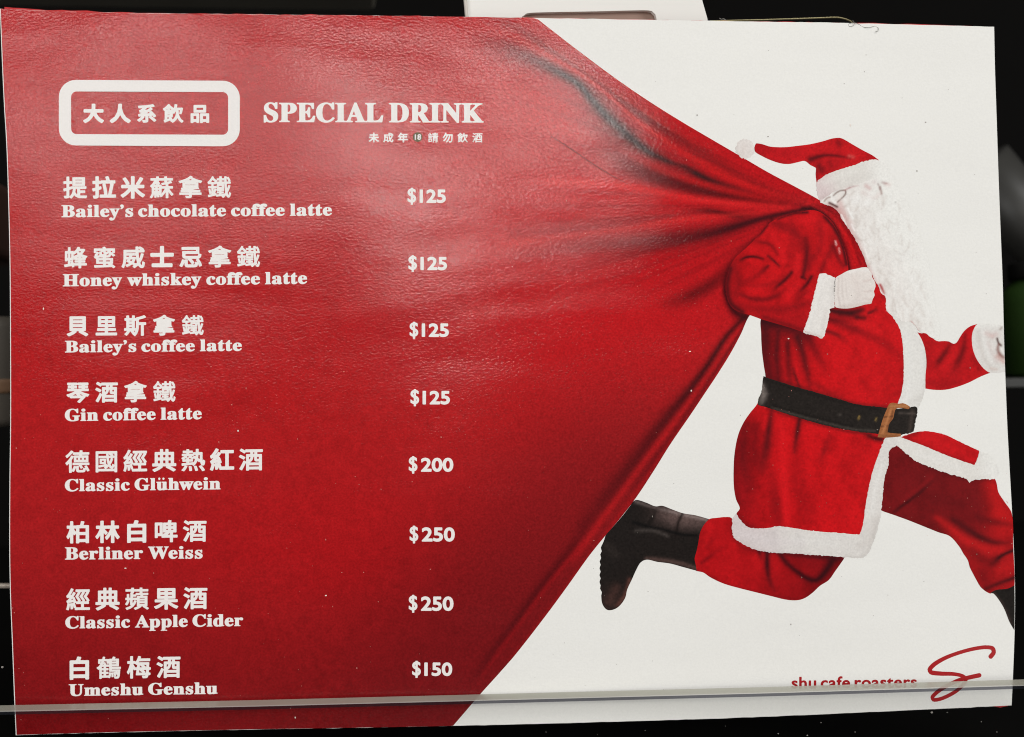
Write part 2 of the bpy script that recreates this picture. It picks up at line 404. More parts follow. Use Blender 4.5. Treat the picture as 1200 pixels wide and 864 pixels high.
R2 = [(1163.5, 30.2), (1164, 140), (1170, 330), (1179, 550), (1185, 690), (1184, 790), (1184.5, 828.6)]
B2 = [(24, 852), (300, 848), (600, 842), (900, 834), (1100, 828), (1160, 829.4), (1172, 830.2), (1184.5, 829.6)]
L2 = [(3.5, 6.6), (6, 60), (14, 240), (17, 500), (20, 700), (24, 852)]
M_RED2 = simple('red_print_back', (190, 26, 30), .4, var=.12, scale=900)
sheet('paper_sheet', T2, R2, B2, L2, card2, M_RED2, yoff=.0016, wob=.35)

# ------------------------------------------------------------------ printed sack
TOPI = [(x + (0.8 if x < 5 else 0), y + 0.05) for x, y in TOP if x <= 600]
HEM1 = [(627, 21.7), (640, 30.5), (675, 57.5), (720, 91), (760, 118.5), (800, 143.5), (840, 167), (870, 184.5), (900, 202), (930, 218), (955, 231.5), (966, 238), (975, 241), (983, 249), (990, 261), (998, 273), (1006, 286), (1012, 300), (1018, 318)]
HEM2 = [(990, 330), (900, 350), (879, 369), (868, 392), (855, 416), (840, 440), (826, 461), (810, 485), (786, 520), (766, 552), (747, 581), (728, 606), (706, 632), (690, 652), (665, 687), (640, 721), (605, 766), (585, 789), (562, 814.5), (547, 832), (532.6, 848.8), (531, 850.6)]
BOTI = [(526, 850.9), (450, 852.4), (300, 854.8), (120, 858.5), (19.5, 861.4)]
LEFTI = [(x + 0.9, y) for x, y in LEFT[1:-1]][::-1]
SACK = TOPI + HEM1 + HEM2 + BOTI + LEFTI
def sack_paint(P):
    x, y = P[:, 0], P[:, 1]
    base = np.tile(s2l((176, 28, 31)), (len(P), 1))
    def mix(C, col, a): a = np.clip(a, 0, 1)[:, None]; return C * (1 - a) + s2l(col) * a
    def ss(v, a, b): t = np.clip((v - a) / (b - a), 0, 1); return t * t * (3 - 2 * t)
    base = mix(base, (192, 24, 30), ss(x, 450, 700) * (1 - ss(y, 300, 560)))
    base = mix(base, (186, 18, 24), 0.8 * np.exp(-((x - 380) / 170) ** 2 - ((y - 660) / 90) ** 2))
    base = mix(base, (122, 14, 18), 0.85 * ss(y, 640, 860))
    base = mix(base, (112, 16, 20), 0.85 * ss(x + (y - 600) * .5, 380, 660) * ss(y, 480, 760))
    base = mix(base, (128, 12, 16), .5 * ss(60 - x, 0, 60) * ss(y, 600, 800))
    base = mix(base, (118, 22, 26), .62 * ss(x + (y - 400) * .5, 560, 780) * ss(y, 370, 560))
    base = mix(base, (120, 18, 22), .36 * ss(y, 440, 760))
    # fan-like faint folds converging on the shoulder
    ang = np.arctan2(y - 240, 960 - x); r = np.hypot(x - 960, y - 240)
    f = .5 + .5 * np.sin(ang * 23 + np.sin(ang * 9) * 2 + r * .002)
    base = mix(base, (140, 16, 22), 0.28 * f * ss(x, 500, 760) * (1 - ss(y, 280, 420)))
    base = mix(base, (112, 18, 24), .34 * np.clip(np.sin(ang * 61 + np.sin(ang * 17) * 3 + r * .004), 0, 1) ** 2 * ss(x, 560, 740) * (1 - ss(y, 300, 380)))
    S = [
     ([(570, 42), (628, 68), (677, 98), (712, 137), (757, 180), (806, 202), (860, 222)], [22, 26, 26, 26, 24, 16, 8], [.15, .35, .45, .5, .5, .45, .2], (104, 18, 24)),
     ([(575, 48), (600, 58), (628, 71), (655, 85), (677, 98), (692, 115), (712, 137), (735, 158), (757, 176), (782, 189), (806, 197)], [18, 15, 10, 7, 6, 7, 8.5, 8, 6, 4, 3], [.15, .35, .5, .75, .9, .95, .98, .98, .95, .8, .4], (46, 26, 26)),
     ([(800, 195), (815, 203), (830, 211), (848, 217), (880, 226)], [4, 5, 5, 4, 3], [.4, .85, .85, .6, .3], BK),
     ([(560, 20), (600, 32), (640, 57), (690, 92), (740, 127), (800, 166), (850, 196), (900, 221), (945, 236)], [8, 8, 7, 7, 8, 8, 7, 5, 3], [.1, .35, .45, .5, .6, .55, .45, .35, .2], (92, 26, 28)),
     ([(560, 28), (600, 42), (640, 64), (672, 82), (705, 105), (745, 140), (790, 172), (830, 196), (870, 215), (920, 232), (955, 240)], [9, 7, 4, 3, 2.5, 2.5, 3, 4, 4, 3, 2], [.2, .4, .5, .6, .65, .6, .55, .5, .4, .3, .2], (212, 34, 34)),
     ([(640, 50), (700, 92), (760, 134), (820, 172)], [2, 2, 2, 2], [.3, .35, .35, .2], (205, 40, 40)),
     ([(690, 140), (725, 175), (760, 200), (800, 214), (850, 228), (920, 240)], [16, 18, 13, 9, 6, 3], [.1, .3, .42, .5, .5, .3], DK),
     ([(722, 196), (780, 213), (820, 224), (865, 231), (940, 240)], [8, 10, 8, 5, 3], [.2, .5, .65, .6, .3], (66, 18, 22), 0),
     ([(730, 178), (770, 196), (815, 213), (860, 225), (910, 236)], [5, 5, 4, 4, 3], [.2, .5, .6, .5, .3], (206, 30, 32)),
     ([(640, 212), (690, 214), (750, 221), (800, 231), (860, 239), (925, 243)], [8, 5, 4, 4, 4, 3], [.3, .55, .7, .75, .7, .4], (222, 38, 40), 0),
     ([(800, 248), (830, 247), (850, 251), (866, 253), (885, 250)], [3, 4, 3.5, 4, 3], [.15, .6, .85, .8, .2], DK),
     ([(600, 274), (660, 269), (730, 262), (790, 254)], [8, 8, 6, 4], [.2, .4, .4, .3], (100, 20, 25)),
     ([(590, 286), (650, 279), (720, 270), (780, 260), (850, 253), (920, 246)], [5, 4, 3, 3, 3, 2], [.3, .45, .5, .55, .5, .3], (214, 38, 38)),
     ([(600, 300), (680, 288), (745, 284), (790, 280), (830, 274), (860, 266), (890, 257), (925, 249), (950, 244)], [10, 13, 15, 13, 10, 8, 5, 3.5, 3], [.1, .35, .5, .65, .75, .85, .92, .9, .8], (56, 16, 22)),
     ([(770, 357), (790, 353), (812, 345), (835, 332), (853, 316), (868, 300), (884, 282)], [6, 9, 10, 9, 8, 6, 4], [.1, .4, .65, .65, .5, .45, .4], (74, 16, 20)),
     ([(905, 258), (896, 270), (880, 288), (862, 302), (852, 320), (849, 338), (853, 353), (862, 366), (876, 372)], [3, 3, 5, 5, 3.5, 3, 4, 7, 8], [.6, .7, .4, .3, .6, .9, .9, .85, .8], (50, 12, 18)),
     ([(872, 372), (850, 396), (828, 430), (803, 464), (780, 492), (756, 524), (732, 556), (708, 586), (686, 616)], [4, 4, 5, 7, 9, 10, 11, 12, 12], [.75, .82, .82, .78, .7, .62, .55, .45, .25], (58, 16, 20)),
     ([(868, 384), (842, 424), (815, 463), (790, 496), (765, 528), (740, 562), (712, 600), (690, 630), (672, 656)], [2, 3, 4, 4, 4, 4, 4, 5, 5], [.3, .5, .6, .55, .5, .45, .5, .5, .2], (204, 28, 32)),
     ([(874, 380), (856, 408), (830, 448), (806, 484), (780, 522), (755, 556), (738, 580)], [2, 3, 4, 5, 5, 5, 4], [.6, .6, .55, .5, .45, .4, .1], (70, 14, 20)),
     ([(860, 410), (838, 444), (812, 483), (785, 520), (760, 556), (735, 592), (700, 640), (660, 694), (600, 772)], [2, 2, 2.5, 3, 3, 3, 3, 3, 3], [.35, .35, .35, .4, .4, .45, .4, .3, .2], (178, 20, 26)),
     ([(690, 610), (672, 640), (650, 668), (628, 696), (604, 730), (578, 764), (556, 796)], [8, 7, 6, 6, 6, 6, 6], [.2, .5, .62, .62, .58, .5, .2], (70, 12, 17)),
     ([(684, 636), (660, 664), (636, 694), (610, 730), (586, 762), (560, 800)], [3, 3, 3, 3, 3, 3], [.5, .45, .4, .35, .3, .1], (168, 20, 26)),
     ([(940, 244), (955, 246), (966, 252), (977, 263), (986, 282), (992, 300), (995, 320)], [2.5, 3, 3, 3, 3, 3, 3.5], [.8, .9, .9, .8, .75, .8, .85], (48, 10, 16)),
     ([(957, 240), (972, 247), (985, 260), (996, 277), (1004, 296), (1008, 314)], [2, 2, 2, 2, 2, 2], [.3, .65, .5, .5, .4, .3], (88, 10, 16)),
     ([(970, 241), (980, 247), (990, 262), (1000, 278), (1010, 298), (1016, 316)], 2.2, [.7, .5, .35, .35, .35, .4], (70, 10, 16)),
     ([(975, 252), (987, 268), (997, 288), (1003, 310)], 3, [.3, .45, .5, .4], (212, 22, 26)),
    ]
    return paint(P, base, S, grain=.05)
rnd = RNG.random
def sack_dens(G):
    x = G[:, 0]; q = RNG.random(len(G))
    return (x > 545) | (q < 0.10)
print_piece('printed_sack', SACK, sack_paint, M_INK, card, .00004, spacing=2.2, step=3, dens=sack_dens)

# ------------------------------------------------------------------ printed running man (a flat photograph on the card)
L1 = .00008
def vnoise(P, sc, seed):
    r = np.random.default_rng(seed).random((256, 256)); q = P / sc + 300; i = np.floor(q).astype(int); f = q - i; f = f * f * (3 - 2 * f)
    a = r[i[:, 0] % 256, i[:, 1] % 256]; b = r[(i[:, 0] + 1) % 256, i[:, 1] % 256]; c = r[i[:, 0] % 256, (i[:, 1] + 1) % 256]; d = r[(i[:, 0] + 1) % 256, (i[:, 1] + 1) % 256]
    return (a * (1 - f[:, 0]) + b * f[:, 0]) * (1 - f[:, 1]) + (c * (1 - f[:, 0]) + d * f[:, 0]) * f[:, 1]
def velvet(P, C):
    n = .5 * vnoise(P * [1, .55], 13, 1) + .3 * vnoise(P, 6, 2) + .2 * vnoise(P, 3, 3)
    return C * (1 - .26 * np.clip((n - .38) * 2.4, 0, 1))[:, None]
COAT = [(893, 372), (892, 392), (893, 412), (895, 428), (897, 445), (892, 462), (887, 474), (879, 484), (871, 496), (865, 510), (861, 530), (859.7, 550), (860, 570), (862.5, 585), (867, 596), (863, 602), (868, 610), (877, 618), (890, 619.5), (903, 618.5), (911, 617), (925, 618.3), (945, 621.5), (965, 623.5), (985, 625), (1007.5, 626.5), (1011, 616), (1014.5, 592), (1018.5, 570), (1024, 548), (1031, 529), (1038, 513), (1044, 500), (1052, 473), (1056, 462), (1058.6, 448), (1058.8, 420), (1057, 397), (1054, 384), (1047.5, 373), (1039, 363), (1038, 350), (1032, 338), (1022, 318), (1005, 330), (960, 330), (930, 350)]
def coat_paint(P):
    x, y = P[:, 0], P[:, 1]; C = np.tile(s2l((203, 18, 24)), (len(P), 1))
    def ss(v, a, b): t = np.clip((v - a) / (b - a), 0, 1); return t * t * (3 - 2 * t)
    def mix(C, col, a): a = np.clip(a, 0, 1)[:, None]; return C * (1 - a) + s2l(col) * a
    C = mix(C, (96, 12, 18), .85 * (1 - ss(x, 893, 965)) * (1 - ss(y, 440, 470)))
    C = mix(C, (120, 14, 20), .75 * (1 - ss(x, 862, 918)) * ss(y, 470, 500))
    C = velvet(P, mix(C, (170, 14, 20), .4 * ss(y, 560, 620) * (1 - ss(x, 900, 960))))
    S = [([(893, 377), (915, 381), (932, 386), (946, 394)], [7, 8, 9, 8], [.85, .8, .75, .5], (52, 12, 18)),
     ([(897, 385), (897, 415), (902, 440)], [6, 6, 5], [.6, .5, .4], DK), ([(912, 388), (910, 415), (912, 445)], 3, [.5, .6, .4], DK),
     ([(935, 396), (940, 412), (945, 432), (949, 452)], [6, 5, 4, 3], [.8, .7, .6, .4], DK), ([(923, 402), (924, 425), (926, 448)], 2.8, [.6, .4, .3], DK),
     ([(917, 400), (918, 425), (921, 448)], 2.5, [.3, .5, .4], (190, 20, 26)), ([(930, 410), (933, 430), (938, 452)], 3, [.4, .7, .6], (206, 20, 26)),
     ([(946, 392), (953, 406), (962, 424), (968, 440)], [7, 6, 5, 4], [.7, .6, .4, .15], (90, 12, 18)), ([(929, 432), (934, 446), (938, 456)], 1.8, [.4, .7, .5], DK),
     ([(955, 450), (968, 458), (985, 464)], 4, [.3, .3, .2], DK), ([(968, 388), (980, 392), (992, 400)], 3, [.6, .6, .2], DK),
     ([(972, 364), (985, 366), (998, 367), (1010, 363)], [4, 6, 6, 4], [.85, .92, .92, .7], (48, 14, 18)), ([(970, 374), (985, 378), (1000, 385), (1015, 392), (1035, 402), (1052, 414)], [5, 6, 6, 5, 6, 6], [.8, .7, .6, .4, .35, .2], (96, 12, 18)),
     ([(1004, 372), (1013, 373)], 3.5, [.8, .7], (52, 14, 18)), ([(1018, 367), (1027, 363)], 2, [.8, .5], DK), ([(985, 380), (1010, 380), (1030, 388)], 4, [.1, .4, .3], (214, 26, 30)),
     ([(1022, 322), (1030, 334), (1037, 350)], 2.5, [.4, .5, .5], (120, 14, 20)),
     ([(904, 484), (901, 503), (898, 525), (893, 550)], [3.5, 4.5, 6, 7], [.6, .75, .65, .3], DK), ([(937, 491), (934, 508), (931, 530)], [3, 3.5, 3], [.8, .8, .4], DK),
     ([(932, 525), (934, 565), (945, 600), (950, 615)], [7, 12, 14, 12], [.2, .35, .35, .2], (140, 14, 20)), ([(873, 500), (871, 540), (878, 570)], 7, [.3, .4, .2], DK), ([(886, 500), (884, 540)], 5, [.35, .3], (84, 12, 18)),
     ([(972, 512), (966, 528), (960, 542)], 4, [.2, .4, .1], DK), ([(905, 555), (909, 590), (914, 612)], [6, 9, 8], [.3, .5, .4], (120, 14, 20)),
     ([(916, 492), (917, 530), (920, 575), (922, 612)], [4, 5, 5, 5], [.4, .6, .7, .6], (218, 24, 30)), ([(897, 487), (895, 503)], 2, [.5, .5], (214, 24, 30)),
     ([(1018, 511), (1026, 514), (1033, 515)], 3.5, [.7, .85, .8], (46, 14, 16)), ([(900, 479), (940, 492), (990, 505), (1020, 509)], 2, .5, DK), ([(1040, 470), (1056, 455), (1059, 420)], 3, [.3, .3, .2], (150, 12, 18)),
     ([(863, 602), (872, 614), (885, 618)], 3, .3, DK), ([(862, 530), (861, 560), (866, 590)], 3, .35, (100, 12, 18)), ([(897, 444), (920, 449), (960, 461), (1005, 474), (1040, 478)], 3, .5, DK)]
    return paint(P, C, S, grain=.07)
fig = print_piece('printed_running_man', COAT, coat_paint, M_FIG, card, L1, spacing=1.9, step=2)
fig['label'] = 'printed photograph of a bearded man running in a red suit with white trim'
def sub(name, outl, base, strokes, lift, spacing=1.8, grain=.05, fray=0.0, mat=None, field=None):
    def pf(P):
        C = np.tile(s2l(base), (len(P), 1))
        if field: C = field(P, C)
        if base[0] > 100 and base[1] < 40: C = velvet(P, C)
        return paint(P, C, strokes, grain)
    return print_piece(name, outl, pf, mat or M_FIG, fig, lift, spacing=spacing, step=1.6 if fray else 2, fray=fray)
def ss(v, a, b): t = np.clip((v - a) / (b - a), 0, 1); return t * t * (3 - 2 * t)
def mixc(C, col, a): a = np.clip(a, 0, 1)[:, None]; return C * (1 - a) + s2l(col) * a
PW = (236, 235, 230)

# trousers and boots
def f_rear(P, C):
    x, y = P[:, 0], P[:, 1]; C = mixc(C, (112, 12, 18), .75 * ss(x, 900, 975)); return mixc(C, (120, 12, 18), .5 * ss(y, 640, 700) * ss(x, 850, 920))
sub('trouser_leg', [(831, 608.5), (840, 607), (850, 606), (857, 607), (862, 616), (900, 640), (989, 650), (989.5, 653.5), (984, 662), (979, 669), (971, 680), (961, 686.5), (953, 694), (944, 700.5), (935, 703.5), (922, 703), (905, 699), (885, 694), (865, 689), (848, 684), (833, 677), (824, 671), (815, 668.5), (812, 655), (815, 635), (820, 618)], (188, 18, 24),
    [([(899, 646), (899, 663), (901, 678), (907, 692)], [4, 4, 3.5, 3], [.8, .85, .6, .3], (48, 12, 18)), ([(889, 645), (892, 655)], 3, [.85, .3], (46, 12, 18)),
     ([(914, 650), (922, 660), (934, 670), (946, 678), (957, 680), (966, 672), (976, 656)], [4, 4, 3.5, 4, 4, 5, 6], [.7, .8, .8, .9, .9, .9, .8], (48, 10, 16)),
     ([(870, 642), (930, 650), (985, 655)], 3.5, [.3, .7, .7], (60, 12, 18)), ([(930, 656), (950, 660)], 8, .3, (110, 12, 18)),
     ([(822, 660), (835, 650), (850, 640)], 2.5, [.6, .4, .1], (110, 12, 18)), ([(828, 640), (842, 626)], 3, [.3, .1], (120, 12, 18)), ([(858, 610), (858, 625), (866, 638)], 2.5, [.4, .5, .5], (110, 14, 18)),
     ([(815, 668), (850, 684), (900, 697), (935, 702)], 2, .3, (110, 12, 18)), ([(832, 615), (826, 640)], 3, .25, (214, 26, 30)), ([(845, 660), (880, 672)], 6, .25, (200, 22, 28))], L1 + .00003, field=f_rear)
def f_front(P, C):
    x, y = P[:, 0], P[:, 1]; C = mixc(C, (192, 22, 24), .95 * ss(x - (y - 590) * .1, 1145, 1170)); return mixc(C, (162, 18, 22), .8 * ss(y, 605, 640) * ss(x, 1090, 1130))
sub('trouser_leg', [(1050, 521.5), (1062, 531), (1075, 541), (1088, 546.5), (1101, 549.5), (1108, 553), (1121, 557), (1132, 560), (1135, 563), (1148, 561), (1160, 560), (1165.5, 561), (1168, 567), (1170, 577), (1177, 588), (1185.6, 602), (1187.3, 640), (1188.7, 686), (1181, 690), (1167, 692), (1160.5, 695.8), (1150, 689), (1144, 679.5), (1140, 672), (1136.5, 665), (1134, 656.5), (1129, 649), (1124, 640.5), (1113, 628.5), (1100, 624), (1085, 618), (1065, 610), (1050, 604.5), (1032.5, 598), (1034, 580), (1036, 560), (1040.5, 545), (1042, 529)], (118, 16, 20),
    [([(1048, 600), (1062, 589), (1078, 577), (1095, 562)], [2, 2.5, 2.5, 2], [.5, .8, .7, .2], (52, 10, 14)), ([(1058, 588), (1075, 574), (1092, 560)], [3, 3, 3], [.2, .4, .2], (150, 22, 26)),
     ([(1118, 610), (1135, 622), (1150, 631), (1165, 636), (1182, 636)], [5, 6, 5, 4, 3], [.5, .7, .85, .75, .3], (54, 12, 16)), ([(1145, 606), (1165, 612), (1186, 615)], [5, 5, 4], [.3, .6, .3], (78, 12, 16)),
     ([(1098, 607), (1115, 620), (1130, 632), (1150, 642), (1180, 647)], [4, 5, 6, 7, 6], [.5, .7, .75, .7, .4], (196, 24, 26)), ([(1164, 660), (1170, 654), (1178, 649), (1188, 645)], [5, 3.5, 2.5, 2.5], [.5, .9, .9, .9], (46, 10, 14)),
     ([(1140, 645), (1150, 655), (1160, 660)], 6, [.4, .5, .4], (98, 12, 16)), ([(1155, 690), (1170, 684), (1189, 677)], 2.8, [.7, .7, .85], (60, 12, 16)), ([(1170, 668), (1187, 662)], 5, .5, (192, 24, 26)), ([(1150, 670), (1156, 684)], 5, .5, (120, 12, 18)),
     ([(1062, 532), (1090, 548), (1130, 561), (1160, 562)], 3, .35, (70, 10, 14)), ([(1090, 585), (1125, 590)], 8, .3, (92, 12, 16)), ([(1175, 588), (1185, 604)], 2.5, .3, (130, 14, 18))], L1 + .00003, field=f_front)
def f_boot(P, C):
    x, y = P[:, 0], P[:, 1]; C = mixc(C, (58, 40, 37), .35 * ss(y, 675, 712)); return mixc(C, (84, 66, 62), .55 * ss(x, 745, 800) * (1 - ss(y, 600, 632)))
zig = [(703 + (0.9 if k % 2 else -0.5) + (k < 3) * (3 - k) * 0.7 + max(0, 660 - yy) * 0.09, yy) for k, yy in enumerate(range(698, 634, -4))]
sub('boot', [(743, 587), (747, 586), (758, 589.5), (768, 593.5), (776, 592.8), (786, 596.5), (800, 601.5), (815, 604), (831, 608.5), (825, 615), (820.5, 624), (818.5, 635), (816.5, 645), (814, 655), (815.5, 663), (816.5, 669), (800, 664.5), (785, 660.5), (770, 658.5), (758, 656), (751, 659), (746, 667), (740.5, 679), (735, 691), (732.5, 701), (725, 711), (717, 715), (711, 714.5), (706, 708)] + zig + [(708, 633), (710, 627), (718, 618), (730, 604), (738, 593.5)], (31, 26, 24),
    [([(772, 602), (790, 606), (806, 609), (824, 613)], [7, 9, 9, 6], [.3, .7, .7, .5], (104, 84, 80)), ([(745, 588), (768, 595), (800, 603), (828, 609)], [2, 2, 2, 2], [.4, .2, .7, .7], (140, 124, 120)),
     ([(800, 602), (795, 612), (792, 630)], 1.8, .8, (26, 20, 18)), ([(768, 600), (764, 608), (758, 618)], 2.5, .6, (24, 20, 18)), ([(742, 612), (758, 617), (775, 620), (797, 626), (816, 628)], 2, .85, (16, 14, 14)),
     ([(745, 622), (765, 622), (782, 628)], 2, .4, (84, 76, 72)), ([(758, 655), (780, 657), (800, 661), (815, 666)], 2.5, .5, (104, 78, 72)), ([(738, 680), (733, 697), (724, 709)], 3, .6, (100, 60, 52)), ([(722, 690), (714, 705)], 6, .4, (86, 56, 50)),
     ([(712, 640), (722, 650)], 5, .3, (58, 50, 46))], L1 + .00005, grain=.13, field=f_boot)
sub('boot', [(1160.5, 695), (1167, 691.5), (1181, 689.8), (1188.7, 686), (1189, 710), (1188.6, 738.5), (1183, 729), (1177, 714), (1170.5, 703), (1164, 695.5)], (31, 27, 24),
    [([(1165, 696), (1174, 708), (1184, 730)], 2, .4, (80, 62, 58)), ([(1175, 693), (1188, 690)], 2, .5, (22, 18, 16))], L1 + .00005, grain=.13)
# flap and coat trims
sub('coat_flap', [(1056, 512.5), (1068, 508), (1080, 505.6), (1095, 506.5), (1110, 510.5), (1117, 514), (1128, 519.5), (1140, 525), (1147.3, 528.5), (1145.5, 537), (1142, 545), (1128, 540.5), (1114, 535.5), (1100, 530), (1085, 523.5), (1070, 518)], (204, 20, 26),
    [([(1058, 512), (1075, 519), (1100, 530), (1140, 544)], 2.5, .4, (140, 14, 20)), ([(1080, 508), (1110, 516), (1135, 526)], 3, .2, (176, 16, 22)), ([(1075, 507), (1065, 511)], 3, .5, (110, 14, 18))], L1 + .00009, fray=.15)
def f_flap(P, C): return mixc(C, PW, .85 * ss(P[:, 0], 1140, 1165))
sub('flap_trim', [(1040, 513), (1051, 511.5), (1057, 512), (1070, 518), (1085, 523.5), (1100, 530), (1114, 535.5), (1128, 540.5), (1142, 545), (1146, 536), (1148, 529), (1158, 532), (1167, 543), (1170, 556), (1166, 561), (1150, 562), (1140, 563), (1136, 566), (1132, 561.5), (1121, 558), (1108, 554), (1095, 549.5), (1085, 545.5), (1073, 540), (1062, 532), (1051, 522.5), (1044, 526), (1040, 530)], (226, 223, 217),
    [([(1042, 520), (1046, 526)], 3, .5, (196, 176, 168)), ([(1075, 532), (1100, 540), (1125, 550)], 4, .3, (236, 234, 230)), ([(1160, 558), (1135, 561)], 2, .3, (210, 206, 200)), ([(1168, 540), (1170, 556)], 2, .2, (205, 200, 196))], L1 + .00007, grain=.02, fray=.4, field=f_flap)
TR_L = [(1038, 364), (1047, 373), (1054, 384), (1057, 397), (1058.8, 420), (1058.6, 448), (1056, 462), (1052, 474)]
sub('front_trim', TR_L + [(1064, 480), (1075, 479), (1080, 470), (1083.5, 457), (1084.5, 445), (1085.5, 430), (1084.5, 415), (1082, 402), (1077, 391), (1073, 384), (1068, 377), (1055, 368)], (227, 225, 220),
    [([(1062, 395), (1066, 420), (1066, 450), (1062, 470)], 4, .3, (236, 235, 231)), ([(1084, 412), (1085.5, 432), (1083, 458), (1076, 476)], 2.5, .35, (202, 198, 192)), ([(1068, 472), (1078, 466)], 4, .4, (206, 202, 196)), ([(1045, 372), (1056, 378)], 4, .3, (212, 206, 200))], L1 + .00006, grain=.02, fray=.3)
def f_hem(P, C):
    C = mixc(C, (212, 200, 200), .8 * (1 - ss(P[:, 0], 880, 945))); return C
sub('hem_trim', [(863, 602), (868, 610), (877, 618), (890, 619.5), (903, 618.5), (911, 617), (925, 618.3), (945, 621.5), (965, 623.5), (985, 625), (1007.5, 626.5), (1011, 616), (1014.5, 592), (1018.5, 570), (1024, 548), (1031, 529), (1038, 513), (1052, 512), (1050, 521), (1043, 526), (1041, 536), (1041.5, 544), (1037, 558), (1034.5, 580), (1032.5, 598), (1029, 618), (1023, 636), (1017, 649), (1012, 653.5), (1003, 654), (990, 653), (975, 652), (955, 650.5), (935, 649), (910, 648), (893, 646), (880, 642.5), (868, 636), (860, 630), (858, 622), (858, 613), (859, 606)], (222, 218, 213),
    [([(868, 625), (900, 634), (940, 636)], 5, .4, (220, 212, 212)), ([(905, 625), (908, 645)], 5, .3, (198, 188, 188)), ([(1008, 640), (1020, 632), (1025, 610)], 5, .35, (200, 192, 186)), ([(990, 652), (1010, 653), (1020, 640), (1030, 605)], 2.5, .45, (196, 190, 184)),
     ([(1022, 600), (1026, 570), (1034, 545)], 3, .4, (236, 234, 230)), ([(1016, 610), (1010, 628)], 2.5, .3, (206, 200, 194)), ([(930, 632), (980, 638)], 4, .3, (232, 230, 226)), ([(868, 635), (895, 646), (950, 650)], 2, .4, (196, 184, 182)), ([(935, 622), (938, 648)], 4, .25, (204, 198, 196))], L1 + .00008, grain=.03, fray=.35, field=f_hem)
# left arm of the picture (bent arm) with cuff and glove
def f_sleeve(P, C):
    x, y = P[:, 0], P[:, 1]; C = mixc(C, (120, 14, 20), .6 * (1 - ss(x, 852, 880))); return mixc(C, (130, 14, 20), .5 * ss(y, 345, 380))
sub('sleeve', [(904, 260), (897, 267), (888, 277), (874, 291), (861, 303), (854, 317), (850.5, 333), (852, 350), (858, 361), (868, 366.5), (879, 369.5), (893, 374.5), (905, 378), (925, 384), (943, 390), (948, 371), (953, 350), (958, 330), (962, 321), (970, 322), (978, 327), (985, 321), (994, 317), (992, 300), (986, 282), (977, 263), (966, 252), (954, 246.5), (935, 249), (918, 254)], (200, 18, 24),
    [([(899, 264), (893, 272), (884, 281)], [2, 2, 2.5], [.8, .8, .3], (50, 12, 18)), ([(905, 262), (920, 264), (932, 266)], [4, 5, 4], [.5, .45, .1], (100, 12, 18)),
     ([(925, 252), (930, 275), (926, 300), (924, 315)], [4, 6, 6, 4], [.3, .4, .3, .1], (126, 14, 20)),
     ([(868, 305), (875, 301.5), (884, 301), (894, 303.5)], 1.9, [.6, .9, .9, .6], (44, 10, 16)), ([(880, 284), (894, 284), (904, 288), (911, 298)], 2.6, [.3, .6, .6, .5], (108, 12, 18)), ([(900, 300), (907, 306), (913, 312)], 1.8, [.6, .8, .6], (66, 12, 18)),
     ([(900, 312), (890, 321), (880, 328), (868, 332)], [2, 4, 5, 5], [.8, .45, .4, .3], (92, 12, 18)), ([(876, 310), (886, 314), (880, 320)], 3, .3, (150, 14, 20)),
     ([(944, 280), (945.5, 296), (944, 310), (941, 324)], [4, 4.5, 4.5, 2.5], [.5, .75, .75, .8], (76, 12, 18)), ([(952, 300), (948, 316)], 3, .4, (100, 12, 18)),
     ([(928, 319), (921, 327), (913, 334), (905, 342)], [2.2, 2.4, 2.6, 3], [.9, .85, .8, .2], (56, 10, 16)), ([(951, 324), (947, 331), (941, 338), (933, 345)], [2.2, 2.6, 2.6, 3], [.8, .85, .7, .2], (62, 10, 16)), ([(944, 327), (939, 325)], 1.8, .7, (60, 10, 16)),
     ([(868, 345), (880, 350), (897, 351), (909, 347), (920, 340)], [3, 3.5, 3.5, 3.5, 3], [.5, .65, .65, .6, .3], (92, 12, 18)), ([(866, 358), (890, 362), (920, 362), (946, 355)], [5, 5, 5, 5], [.3, .4, .4, .4], (104, 12, 18)), ([(935, 350), (946, 342)], 3, .4, (110, 12, 18)),
     ([(856, 315), (852, 335), (856, 355), (870, 366)], 3.5, .7, (60, 12, 18)), ([(860, 310), (866, 330), (862, 345)], 4, .35, (116, 14, 20)), ([(895, 372), (920, 380), (942, 388)], 3, .45, (76, 12, 18)),
     ([(978, 270), (975, 290), (968, 305), (962, 318)], [3, 4, 4, 3], [.3, .5, .6, .6], (112, 12, 18)), ([(977, 290), (982, 302), (988, 312)], 3, [.5, .6, .5], (80, 12, 18)), ([(966, 254), (978, 268), (987, 288), (992, 310)], 2.6, .8, (50, 10, 16)),
     ([(937, 258), (955, 256), (965, 268)], 5, .4, (216, 24, 30)), ([(935, 300), (933, 318)], 3.5, .5, (216, 26, 32)), ([(905, 275), (915, 290), (919, 305)], 3.5, .45, (214, 24, 30)), ([(905, 325), (896, 334), (880, 340)], 4, .45, (214, 24, 30)), ([(935, 333), (925, 345)], 4, .4, (216, 26, 32)), ([(970, 305), (975, 318)], 3.5, .5, (214, 22, 28)),
     ([(915, 268), (935, 275), (940, 292)], [4, 5, 4], [.35, .4, .3], (110, 14, 20)), ([(960, 262), (962, 285), (955, 305)], [5, 5, 4], [.3, .4, .3], (118, 14, 20)), ([(880, 335), (905, 333), (925, 322)], [3, 4, 3], [.3, .35, .3], (112, 14, 20)),
     ([(979, 283), (980, 287)], 0.9, .7, (240, 200, 196)), ([(983, 291), (984, 297)], 0.9, .6, (236, 170, 166)), ([(946, 249), (930, 250), (912, 256)], 2.2, [.8, .8, .7], (48, 12, 18))], L1 + .00006, spacing=1.6, grain=.07, field=f_sleeve)
